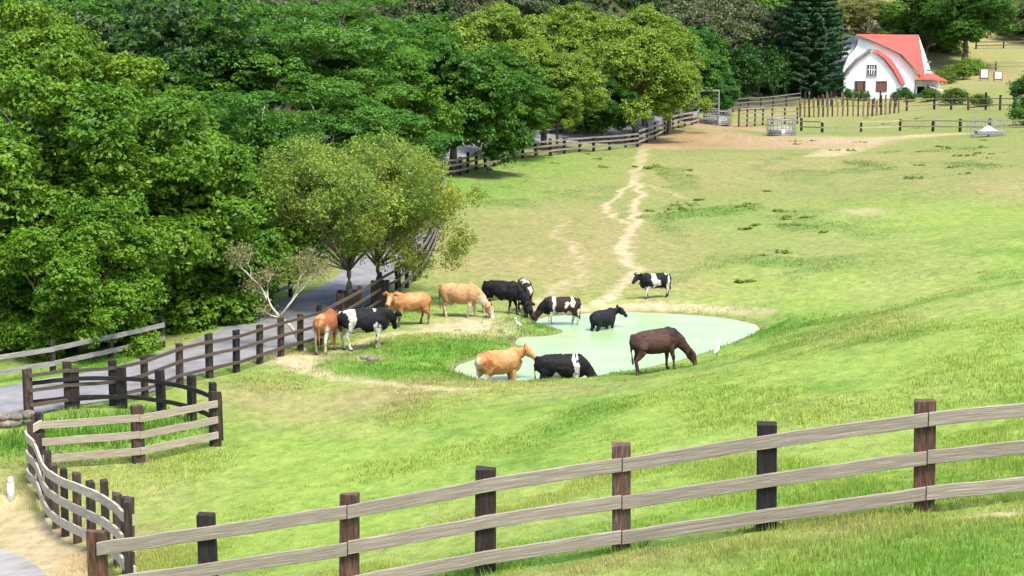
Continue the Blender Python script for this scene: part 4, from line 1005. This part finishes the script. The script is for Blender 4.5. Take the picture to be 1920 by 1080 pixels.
# low trough with white cover near right edge
b_ = G(1855, 256); s_ = F / depth_of(b_); root = empty('feed_trough', tuple(b_), 0); tag(root, 'long low feed trough with a peaked white cover beside the rail fence', 'trough')
mb = MB(); mb.box((0, 0, .35), (50 / s_, 1.0, .35)); mb.build('trough_body', M['grey_metal'], root, bevel=.03)
mb = MB(); mb.add([(-.75, -.45, .5), (.6, -.45, .5), (-.1, -.45, .95), (-.75, .45, .5), (.6, .45, .5), (-.1, .45, .95)], [(0, 1, 2), (5, 4, 3), (0, 3, 4, 1), (1, 4, 5, 2), (2, 5, 3, 0)]); mb.build('cover', M['white_paint'], root)
for x_ in (-1.4, 0, 1.4):
    for y_ in (-.42, .42):
        mb = MB(); mb.box((x_, y_, .07), (.12, .12, .3)); mb.build('leg', M['grey_metal'], root)
mb = MB()
for z in (.9, 1.2, 1.5): mb.beam((-50 / s_ / 2 - .6, .9, z), (50 / s_ / 2 + .6, .9, z), .05, .05)
for k in range(12): x_ = (-.5 + k / 11) * (50 / s_ + 1.2); mb.beam((x_, .9, 0), (x_, .9, 1.5), .04, .04) if False else mb.box((x_, .9, .75), (.04, .04, 1.5))
mb.build('rack', M['grey_metal'], root)
for px, py, wd, hg, mt, lb in ((1845, 152, 15, 24, 'white_paint', 'white upright information board on a dark stand behind the house'), (1871, 153, 15, 20, 'red_paint', 'red-framed white board beside the white one')):
    q = G(px, py); s_ = F / depth_of(q); root = empty('notice_board', tuple(q)); tag(root, lb, 'sign')
    mb = MB(); mb.box((-wd / s_ / 2, .1, hg / s_ * .45), (.15, .15, hg / s_ * .9)); mb.build('leg', M['dark_trim'], root)
    mb = MB(); mb.box((wd / s_ / 2, .1, hg / s_ * .45), (.15, .15, hg / s_ * .9)); mb.build('leg', M['dark_trim'], root)
    mb = MB(); mb.box((0, .05, hg / s_ * .55), (wd / s_, .12, hg / s_ * .8)); mb.build('frame', M['dark_trim'] if mt == 'white_paint' else M['red_paint'], root)
    mb = MB(); mb.box((0, -.06, hg / s_ * .58), (wd / s_ * .8, .08, hg / s_ * .6)); mb.build('panel', M['white_paint'], root)
# bollard, stone wall, stones
b_ = G(21, 938); root = empty('bollard', tuple(b_)); tag(root, 'small white post on the dry verge in the left corner', 'bollard')
mb = MB(); mb.tube([(0, 0, -.1), (0, 0, .38), (0, 0, .44), (0, 0, .5), (0, 0, .53)], [.085, .08, .055, .06, .02], 12); mb.build('shaft', M['white_paint'], root, True)
mb = MB(); mb.tube([(0, 0, .40), (0, 0, .43)], [.07, .066], 12); mb.build('band', M['grey_metal'], root, True)
rg = random.Random(9)
def stone_shape(mb, c, r_):
    c = np.array(c); V = []; n_ = 8; m_ = 5
    for i in range(m_):
        ph = math.pi * (i + .5) / m_
        for k in range(n_):
            a = 2 * math.pi * k / n_; q = 1 + rg.uniform(-.16, .16)
            V.append(c + np.array([math.cos(a) * math.sin(ph) * r_[0], math.sin(a) * math.sin(ph) * r_[1], math.cos(ph) * r_[2]]) * q)
    Fc = [(i * n_ + k, (i + 1) * n_ + k, (i + 1) * n_ + (k + 1) % n_, i * n_ + (k + 1) % n_) for i in range(m_ - 1) for k in range(n_)] + [tuple(range(n_)), tuple((m_ - 1) * n_ + k for k in range(n_))[::-1]]
    mb.add(V, Fc)
wl_ = resample([G(-70, 812), G(-20, 803), G(20, 800), G(50, 795)], .38); mb = MB(); o0 = wl_[0]
for q in wl_:
    for k in range(2): stone_shape(mb, q - o0 + np.array([rg.uniform(-.1, .1), rg.uniform(-.06, .06), .08 + .16 * k]), (.24, .16, .12))
o = mb.build('stone_wall', M['stone'], None, True, loc=tuple(o0)); tag(o, 'low dry stone wall at the edge of the lane on the left border', 'wall')
for px, py, r_, lb in ((698, 676, .16, 'dark stone lying on the grass near the pond'), (683, 673, .12, 'small pale stone left of the dark one'), (858, 622, .10, 'small stone on the bare mud mound'), (903, 608, .08, 'small stone at the far side of the mud mound')):
    q = G(px, py); mb = MB(); stone_shape(mb, (0, 0, r_ * .3), (r_ * 1.3, r_, r_ * .7)); o = mb.build('stone', M['stone'], None, True, loc=tuple(q)); tag(o, lb, 'stone')
# plank tree guards
for base, off, wd, hg, lb, cc in ((p1, -.25, .72, .62, 'pale square plank guard round the left trunk', (1.7, 1.5, 1.2, 1)), (p2, 0, .62, .95, 'dark square plank guard round the right trunk', (.9, .9, .7, 1))):
    root = empty('tree_guard', tuple(base + np.array([off * .3, -.0, 0]))); tag(root, lb, 'tree guard')
    for (dx, dy, rz_) in ((0, -1, 0), (0, 1, 0), (-1, 0, 1), (1, 0, 1)):
        mb = MB(); n_ = 4
        for k in range(n_):
            t = (k - (n_ - 1) / 2) * wd / n_
            c_ = (dx * wd / 2 + (0 if rz_ else t), dy * wd / 2 + (t if rz_ else 0), hg / 2)
            mb.box(c_, (.03 if rz_ else wd / n_ * .94, wd / n_ * .94 if rz_ else .03, hg + rg.uniform(-.03, .03)))
        o = mb.build('plank_side', M['post'], root); o.color = cc

# ------------------------------------------------------------------ cattle
def loft(mb, rows, n=14, sub=True):
    """rows: (x,y,z, half-width, half-height[, tangent pitch]) rings perpendicular to the path"""
    rows = [tuple(r_) for r_ in rows]
    if len(rows) > 3 and sub: rows = [tuple(r_) for r_ in smooth_line(rows, 4)]
    P = np.array([r_[:3] for r_ in rows], float); m_ = len(P); V = []
    for i in range(m_):
        t = P[min(i + 1, m_ - 1)] - P[max(i - 1, 0)]; t /= np.linalg.norm(t) + 1e-9
        side = np.cross([0, 0, 1.0], t)
        if np.linalg.norm(side) < .35: side = np.array([0, 1.0, 0])
        side /= np.linalg.norm(side); up = np.cross(t, side)
        for k in range(n):
            a = 2 * math.pi * k / n
            V.append(P[i] + side * math.cos(a) * rows[i][3] + up * math.sin(a) * rows[i][4])
    Fc = [(i * n + k, i * n + (k + 1) % n, (i + 1) * n + (k + 1) % n, (i + 1) * n + k) for i in range(m_ - 1) for k in range(n)]
    Fc += [tuple(range(n))[::-1], tuple((m_ - 1) * n + k for k in range(n))]
    mb.add(V, Fc)
def remeshed(mb, vox, smooth=3):
    me = new_mesh('tmp', mb.V, mb.F); o = bpy.data.objects.new('tmp', me); COL.objects.link(o)
    r_ = o.modifiers.new('r', 'REMESH'); r_.mode = 'VOXEL'; r_.voxel_size = vox; r_.use_smooth_shade = True
    s_ = o.modifiers.new('s', 'SMOOTH'); s_.factor = .5; s_.iterations = smooth
    dg = bpy.context.evaluated_depsgraph_get(); ev = o.evaluated_get(dg)
    out = bpy.data.meshes.new_from_object(ev); bpy.data.objects.remove(o); bpy.data.meshes.remove(me)
    return out
coat_m, n, l, p = mat_new('coat')
at = N(n, 'ShaderNodeAttribute'); at.attribute_name = 'Col'
tc = N(n, 'ShaderNodeTexCoord'); nz = N(n, 'ShaderNodeTexNoise'); nz.inputs['Scale'].default_value = 9; nz.inputs['Detail'].default_value = 8; l.new(tc.outputs['Object'], nz.inputs['Vector'])
cr = N(n, 'ShaderNodeValToRGB'); cr.color_ramp.elements[0].color = (.75, .75, .75, 1); cr.color_ramp.elements[1].color = (1.2, 1.2, 1.2, 1); l.new(nz.outputs[0], cr.inputs[0])
mx = N(n, 'ShaderNodeMixRGB', blend_type='MULTIPLY'); mx.inputs[0].default_value = 1; l.new(at.outputs['Color'], mx.inputs[1]); l.new(cr.outputs[0], mx.inputs[2]); l.new(mx.outputs[0], p.inputs['Base Color'])
p.inputs['Roughness'].default_value = .75; p.inputs['Specular IOR Level'].default_value = .2
b2 = N(n, 'ShaderNodeBump'); b2.inputs['Strength'].default_value = .25; b2.inputs['Distance'].default_value = .02; l.new(nz.outputs[0], b2.inputs['Height']); l.new(b2.outputs[0], p.inputs['Normal'])

def cow(px, py, heading, hgt, label, base, patches=(), legs=(0, 0, 0, 0), head='graze', hyaw=0, horns=False, sink=0, udder=True, group='cattle around the pond', bulk=1.0, tail=0, lift=None, dark_leg=None, face=None):
    """heading in degrees, 0 = facing right in the picture, 90 = facing away; patches: (colour, x, y, z, rx, ry, rz), y None for both sides"""
    b_ = np.array(G(px, py)) if lift is None else at_z(px, py, lift)
    if sink: b_ = at_z(px, py, 0.0); b_[2] = -sink
    s_ = hgt / 1.38
    mb = MB(); bw = bulk; K = .86
    _loft = globals()['loft']
    def loft(mb, rows, n=14): _loft(mb, [(r_[0] * K, *r_[1:]) for r_ in rows], n)
    loft(mb, [(-.97, 0, 1.14, .07, .10), (-.90, 0, 1.10, .19 * bw, .22), (-.72, 0, 1.04, .26 * bw, .31), (-.5, 0, 1.01, .275 * bw, .345), (-.2, 0, .97, .33 * bw, .385), (.1, 0, .955, .34 * bw, .39), (.36, 0, .97, .28 * bw, .375), (.58, 0, .99, .225 * bw, .36), (.74, 0, 1.01, .16, .27), (.82, 0, 1.02, .09, .15)], 28)
    for sy in (-1, 1):      # hip bones, shoulder
        loft(mb, [(-.68, sy * .10, 1.25, .06, .06), (-.56, sy * .17 * bw, 1.22, .075, .075), (-.38, sy * .14, 1.20, .06, .06)], 8)
        loft(mb, [(.50, sy * .17 * bw, 1.22, .06, .10), (.50, sy * .20 * bw, 1.0, .09, .16), (.46, sy * .19 * bw, .78, .075, .12)], 10)
    loft(mb, [(.30, 0, 1.27, .05, .06), (.48, 0, 1.31, .07, .085), (.66, 0, 1.25, .05, .08)], 10)
    # dewlap / brisket
    loft(mb, [(.46, 0, .66, .08, .10), (.70, 0, .72, .075, .13), (.86, 0, .86, .045, .12), (.98, 0, .92, .03, .06)], 10)
    # neck and head
    ya = R(hyaw)
    if head == 'graze': np_ = [(.46, 0, 1.10), (.76, 0, .88), (.97, 0, .60), (1.06, 0, .46)]; hd = np.array([.42, 0, -.91])
    elif head == 'low': np_ = [(.50, 0, 1.12), (.80, 0, 1.10), (1.02, 0, 1.03), (1.13, 0, .99)]; hd = np.array([.5, 0, -.86])
    elif head == 'level': np_ = [(.50, 0, 1.14), (.70, 0, 1.17), (.84, 0, 1.23), (.91, 0, 1.26)]; hd = np.array([.76, 0, -.65])
    else: np_ = [(.60, 0, 1.14), (.86, 0, 1.24), (1.05, 0, 1.36), (1.13, 0, 1.42)]; hd = np.array([.82, 0, -.57])
    np_ = np.array(np_, float)
    for i in range(1, 4):   # bend sideways with the yaw
        v = np_[i] - np_[0]; a = ya * (i / 3) * .75; np_[i] = np_[0] + np.array([v[0] * math.cos(a) - v[1] * math.sin(a), v[0] * math.sin(a) + v[1] * math.cos(a), v[2]])
    hd = np.array([hd[0] * math.cos(ya), hd[0] * math.sin(ya), hd[2]])
    _loft(mb, [(*np_[0], .17, .28), (*np_[1], .11, .205), (*np_[2], .082, .15), (*np_[3], .07, .105)], 14)
    hc = np_[3] + np.array([0, 0, .03]); sd = np.array([-math.sin(ya), math.cos(ya), 0]); hup = np.cross(hd, sd); hup = hup if hup @ np.array([math.cos(ya), math.sin(ya), .6]) > 0 else -hup
    _loft(mb, [(*(hc - hd * .08), .07, .09), (*(hc + hd * .03), .13, .145), (*(hc + hd * .14), .135, .15), (*(hc + hd * .27), .10, .115), (*(hc + hd * .38 - hup * .01), .082, .088), (*(hc + hd * .46 - hup * .012), .095, .092), (*(hc + hd * .53 - hup * .012), .075, .066)], 14)
    for sy in (-1, 1):
        e0 = hc + sd * sy * .09 + hup * .06 - hd * .02; e1 = e0 + sd * sy * .13 - hd * .05; e2 = e0 + sd * sy * .27 - hd * .02 - np.array([0, 0, .04])
        _loft(mb, [(*e0, .05, .05), (*e1, .055, .10), (*e2, .035, .05)], 8)
    fl, fr, hl, hr = legs
    for sy, dx in ((1, fl), (-1, fr)):
        y_ = sy * .17
        loft(mb, [(.46, y_, .95, .08, .14), (.48 + dx * .1, y_, .74, .085, .12), (.50 + dx * .3, y_, .56, .065, .08), (.52 + dx * .6, y_, .41, .055, .06), (.51 + dx * .75, y_, .36, .05, .055), (.50 + dx * .88, y_, .22, .034, .04), (.50 + dx * .95, y_, .12, .045, .048), (.53 + dx, y_, .06, .05, .06), (.55 + dx, y_, -.01, .06, .075)], 10)
    for sy, dx in ((1, hl), (-1, hr)):
        y_ = sy * .17
        loft(mb, [(-.62, y_ * .8, 1.12, .10, .20), (-.64, y_, .92, .13, .22), (-.64 + dx * .2, y_, .76, .115, .17), (-.70 + dx * .4, y_, .62, .075, .11), (-.80 + dx * .6, y_, .50, .05, .065), (-.81 + dx * .7, y_, .44, .045, .06), (-.77 + dx * .85, y_, .26, .036, .042), (-.75 + dx * .95, y_, .12, .045, .05), (-.72 + dx, y_, .06, .05, .06), (-.70 + dx, y_, -.01, .06, .078)], 10)
    tx = tail
    loft(mb, [(-.82, 0, 1.24, .05, .05), (-.93, tx * .1, 1.26, .035, .04), (-.99, tx * .2, 1.18, .028, .028), (-1.01, tx * .5, .95, .025, .025), (-.99, tx * .8, .65, .025, .025), (-.98, tx, .52, .035, .035), (-.97, tx, .42, .036, .036), (-.97, tx, .33, .015, .015)], 8)
    if udder: loft(mb, [(-.62, 0, .66, .08, .07), (-.45, 0, .63, .15, .12), (-.25, 0, .67, .10, .07)], 10)
    me = remeshed(mb, .02, 4)
    n_ = len(me.vertices); V = np.empty(n_ * 3); me.vertices.foreach_get('co', V); V = V.reshape(-1, 3)
    C = np.tile(np.array(base, float), (n_, 1))
    nrm = np.empty(n_ * 3); me.vertices.foreach_get('normal', nrm); nrm = nrm.reshape(-1, 3)
    V = V + nrm * ((fbm(V[:, 0] * 5 + px, V[:, 2] * 5 + V[:, 1] * 3, 7, 3) - .5) * .05)[:, None]; me.vertices.foreach_set('co', V.ravel()); me.update()
    C = C * (.75 + .5 * fbm(V[:, 0] * 3 + py, V[:, 2] * 3 + V[:, 1] * 2, 9, 3))[:, None]
    VK = V * np.array([1 / K, 1, 1])
    VK = VK + np.c_[(fbm(V[:, 0] * 5 + px, V[:, 2] * 5 + V[:, 1] * 2, 41, 4) - .5) * .34, np.zeros(n_), (fbm(V[:, 0] * 5, V[:, 2] * 5 + py + V[:, 1] * 2, 43, 4) - .5) * .34]
    soft = base[0] > .1
    wob = lambda k: (fbm(V[:, 0] * 4 + 10 * k, V[:, 2] * 4 + V[:, 1] * 2.5 + 3 * k, int(px) + k, 4) - .5)
    for k, (c_, x0, y0, z0, rx, ry, rz_) in enumerate(patches):
        dy = 0 if y0 is None else (V[:, 1] - y0) / ry
        q = ((VK[:, 0] - x0) / rx) ** 2 + dy ** 2 + ((VK[:, 2] - z0) / rz_) ** 2 + wob(k) * 1.6
        f = sstep(1.12, .92, q) if False else (1 - sstep(.3, 1.6, q)) if soft else (1 - sstep(.94, 1.08, q))
        C = C * (1 - f[:, None]) + np.array(c_) * f[:, None]
    if dark_leg is not None:
        f = (1 - sstep(.35, .55, V[:, 2]))[:, None]; C = C * (1 - f) + np.array(dark_leg) * f
    if face is not None:
        rel = (V - hc) @ hd; near = np.linalg.norm(V - (hc + hd * .3), axis=1) < .33
        f = (near * sstep(.12, .2, rel))[:, None]; C = C * (1 - f) + np.array(face) * f
    muz = np.linalg.norm(V - (hc + hd * .50), axis=1) < .075; C[muz] = C[muz] * .3 + np.array([.03, .022, .02])
    md = (sstep(.5, .1, V[:, 2]) if False else (1 - sstep(.12, .5, V[:, 2])) * sstep(.35, .65, fbm(V[:, 0] * 9, V[:, 2] * 9 + V[:, 1] * 9, 8, 2)) * .7)[:, None]; C = C * (1 - md) + np.array([.12, .09, .05]) * md
    hoof = V[:, 2] < .055; C[hoof] = (.035, .028, .022)
    if udder:
        u = (np.abs(V[:, 1]) < .14) & (V[:, 2] < .62) & (V[:, 2] > .5) & (V[:, 0] < -.2) & (V[:, 0] > -.56); C[u] = C[u] * .3 + np.array([.36, .24, .19]) * .7
    set_col(me, np.clip(C, .003, 1)); me.materials.append(coat_m)
    root = empty('cow', tuple(b_), R(heading)); root.scale = (s_, s_, s_); tag(root, label, 'cow', group)
    bo = link('body', me, None, root)
    for sy in (-1, 1):
        ec = hc + hd * .16 + sd * sy * .098 + hup * .045
        m2 = MB(); m2.tube([ec - sd * sy * .02, ec, ec + sd * sy * .012], [.022, .02, .008], 8); m2.build('eye', M['hoofeye'], root, True)
        if horns:
            h0 = hc + hup * .09 + sd * sy * .055 - hd * .03
            m2 = MB(); m2.tube(smooth_line([h0, h0 + sd * sy * .09 + hup * .03, h0 + sd * sy * .13 + hup * .11 + hd * .04], 3), np.linspace(.028, .007, 7), 8); m2.build('horn', M['horn'], root, True)
    if abs(heading) < 0: pass
    # settle the feet on sloping ground
    if not sink and lift is None:
        a = R(heading); f_ = np.array([math.cos(a), math.sin(a)])
        zf = H1(b_[0] + f_[0] * .46 * s_, b_[1] + f_[1] * .46 * s_); zb = H1(b_[0] - f_[0] * .62 * s_, b_[1] - f_[1] * .62 * s_)
        pitch = math.atan2(zf - zb, 1.08 * s_)
        root.rotation_euler = (0, -pitch, R(heading)); root.location.z = (zf * .62 + zb * .46) / 1.08 - .01
    return root
BK = (.006, .006, .007); WH = (.44, .41, .35); OR = (.28, .135, .048); OL = (.36, .205, .095); RD = (.21, .07, .025); BR = (.045, .023, .017); CR = (.44, .35, .22); DB = (.022, .012, .012)
W_ = WH
cow(612, 660, 80, 1.32, 'reddish brown cow with white patches seen from behind beside the lane fence', RD, [(WH, -.9, .22, .65, .25, .12, .32), (WH, -.9, -.24, .7, .25, .10, .3), (OR, -.95, 0, .85, .18, .14, .4), (WH, -.3, None, .55, .5, 1, .16), (CR, -.75, .14, .3, .3, .1, .22), (CR, -.75, -.14, .3, .3, .1, .22), (OL, -.8, .1, 1.3, .3, .25, .1)], head='low', hyaw=-15, legs=(.1, -.05, .05, -.08), bulk=1.1)
cow(684, 655, 14, 1.36, 'black and white cow with white rump facing right beside the reddish cow', BK, [(WH, -.66, None, 1.38, .32, 1, .13), (WH, -.52, None, 1.1, .12, 1, .45), (WH, -.72, None, .35, .3, 1, .42), (BK, -.85, None, 1.0, .17, 1, .26), (WH, .55, None, .35, .2, 1, .36), (WH, -.35, None, .58, .3, 1, .13), (WH, .33, None, 1.36, .07, 1, .06), (WH, .42, None, .68, .09, 1, .2)], head='low', hyaw=55, legs=(.06, -.1, -.05, .16), bulk=1.12, tail=-.0)
cow(768, 611, 203, 1.20, 'orange-brown cow facing left toward the plank guard with dark legs', OR, [(CR, .25, None, .58, .3, 1, .14), (OL, -.2, None, 1.2, .5, 1, .15), (OL, .72, None, 1.15, .10, 1, .3)], head='level', hyaw=45, legs=(.08, -.08, -.10, .12), dark_leg=(.06, .04, .03), face=(.40, .22, .13), horns=False)
cow(864, 597, -17, 1.28, 'light orange cow lowering its white face toward the black cow', OL, [(OR, -.95, None, 1.0, .2, 1, .3), (CR, .35, None, .58, .3, 1, .14), (WH, -.72, None, .35, .3, 1, .3), (WH, .55, None, .3, .25, 1, .3), (CR, 1.0, None, .75, .25, 1, .25)], head='graze', hyaw=10, legs=(.1, -.12, -.1, .14), face=WH, bulk=1.1)
cow(942, 589, -24, 1.26, 'black cow grazing with white udder behind the light orange cow', BK, [(WH, -.4, None, .60, .32, 1, .13), (WH, .05, None, .56, .22, 1, .09), (WH, -.76, None, .18, .12, 1, .1)], head='graze', hyaw=5, legs=(.12, -.1, .1, -.12), bulk=1.12)
cow(984, 583, -82, 1.20, 'dark brown and white cow standing end-on behind the grazing black cow', DB, [(WH, .1, None, 1.40, .5, 1, .08), (WH, .75, .1, 1.0, .15, .12, .2), (WH, .3, .3, .9, .2, .12, .3), (WH, .55, None, .25, .2, 1, .2)], head='graze', hyaw=-12, legs=(.1, 0, 0, .1))
cow(1050, 609, 184, 1.14, 'brown-black and white cow drinking at the left end of the pond', DB, [(WH, .34, None, 1.0, .09, 1, .6), (WH, -.55, None, 1.25, .12, 1, .3), (WH, -.2, None, .56, .35, 1, .13), (WH, -.75, None, .35, .3, 1, .32), (WH, .48, None, .4, .2, 1, .35), (WH, -.35, None, 1.0, .09, 1, .09), (BK, .85, None, .9, .3, 1, .3)], head='graze', hyaw=-8, legs=(.05, -.12, -.1, .15), face=WH, sink=.12)
cow(1132, 617, 50, 1.06, 'all black cow standing in the pond seen from behind', (.007, .008, .010), [], head='level', hyaw=-38, legs=(.02, -.05, .05, -.05), sink=.36, udder=False, bulk=1.1, horns=True)
cow(1228, 561, 198, 1.02, 'black and white cow walking left alone behind the pond', BK, [(WH, .15, None, 1.0, .12, 1, .55), (WH, -.15, None, .9, .2, 1, .16), (WH, -.78, None, .8, .14, 1, .4), (WH, -.8, None, 1.35, .2, 1, .08), (WH, .5, None, .45, .3, 1, .28), (WH, -.72, None, .3, .15, 1, .2), (BK, -.97, 0, 1.1, .1, .1, .3)], head='level', hyaw=15, legs=(.16, -.14, .12, -.16), horns=True)
cow(937, 714, 33, 1.30, 'light brown cow with pale hind legs wading at the near left end of the pond', (.33, .165, .06), [(CR, -.97, None, .9, .14, 1, .45), (CR, -.76, None, .4, .22, 1, .36), (RD, -.65, None, 1.08, .12, 1, .22), (RD, -.3, None, .85, .14, 1, .12), (CR, 1.3, None, 1.1, .1, 1, .15), (OL, .3, None, 1.2, .35, 1, .2)], head='level', hyaw=-32, legs=(.06, -.06, -.06, .1), sink=.34, bulk=1.1, face=(.42, .27, .12))
cow(1054, 716, 6, 1.30, 'black cow with broad white shoulder band drinking at the near edge of the pond', BK, [(WH, .46, None, 1.0, .13, 1, .6), (BK, .46, None, 1.33, .05, 1, .04), (WH, -.3, None, .58, .35, 1, .14), (WH, -.6, None, .62, .12, 1, .1), (WH, -.02, None, 1.36, .05, 1, .07)], head='graze', hyaw=0, legs=(.1, -.05, .12, -.1), sink=.44, bulk=1.12)
cow(1234, 697, 22, 1.29, 'dark brown cow grazing on the near bank of the pond', BR, [((.065, .033, .024), -.1, None, 1.0, .5, 1, .22), ((.024, .013, .011), .75, None, 1.2, .35, 1, .2)], head='graze', hyaw=-16, legs=(-.05, .05, .06, -.18), udder=False, dark_leg=(.04, .02, .015), bulk=.90, tail=0)

def egret(px, py, hgt, label, rz):
    b_ = G(px, py); mb = MB()
    loft(mb, [(-.17, 0, .20, .012, .012), (-.10, 0, .23, .035, .03), (0, 0, .27, .055, .055), (.07, 0, .31, .045, .05), (.10, 0, .36, .022, .025), (.09, 0, .42, .017, .018), (.11, 0, .47, .018, .018), (.14, 0, .49, .026, .024), (.17, 0, .487, .014, .012)], 10)
    me = remeshed(mb, .008, 2); root = empty('egret', tuple(b_), R(rz)); root.scale = (hgt / .5,) * 3; tag(root, label, 'bird', 'egrets at the pond')
    link('body', me, M['feather'], root)
    m2 = MB(); m2.tube([(.165, 0, .487), (.235, 0, .475)], [.010, .003], 6); m2.build('beak', M['beak'], root, True)
    for sy in (-1, 1):
        m2 = MB(); m2.tube([(0, sy * .02, .24), (.01, sy * .02, .12), (0, sy * .02, 0), (.04, sy * .02, 0)], [.01, .006, .006, .004], 6); m2.build('leg', M['hoofeye'], root, True)
egret(1344, 673, .52, 'white egret standing on the bank in front of the grazing dark brown cow', 60)
egret(972, 618, .40, 'small white egret standing in the grass beside the pond', 150)

# dry brownish brush between the house and the far field
for px, py, s_, tn, lb in ((1795, 150, 1.5, (2.0, 1.3, 1.2), 'brownish dry brush under the big shade tree'), (1822, 140, 1.6, (2.2, 1.5, 1.4), 'straw-coloured dry brush left of the notice boards'), (1770, 158, 1.2, (1.6, 1.1, 1.1), 'dull brush behind the porch roof'),
                           (1790, 196, 1.2, (1.2, 1.0, 1.2), 'grey-green brush in the paddock right of the porch'), (1745, 190, 1.0, (1.3, 1.0, 1.1), 'low brush below the porch wall'), (1838, 200, .9, (1.5, 1.1, 1.0), 'small dry brush by the paddock fence')):
    put_tree('shrub', G(px, py), lb, (s_ * 1.3, s_, s_), random.uniform(0, 6), tn, cat='bush', name='bush')
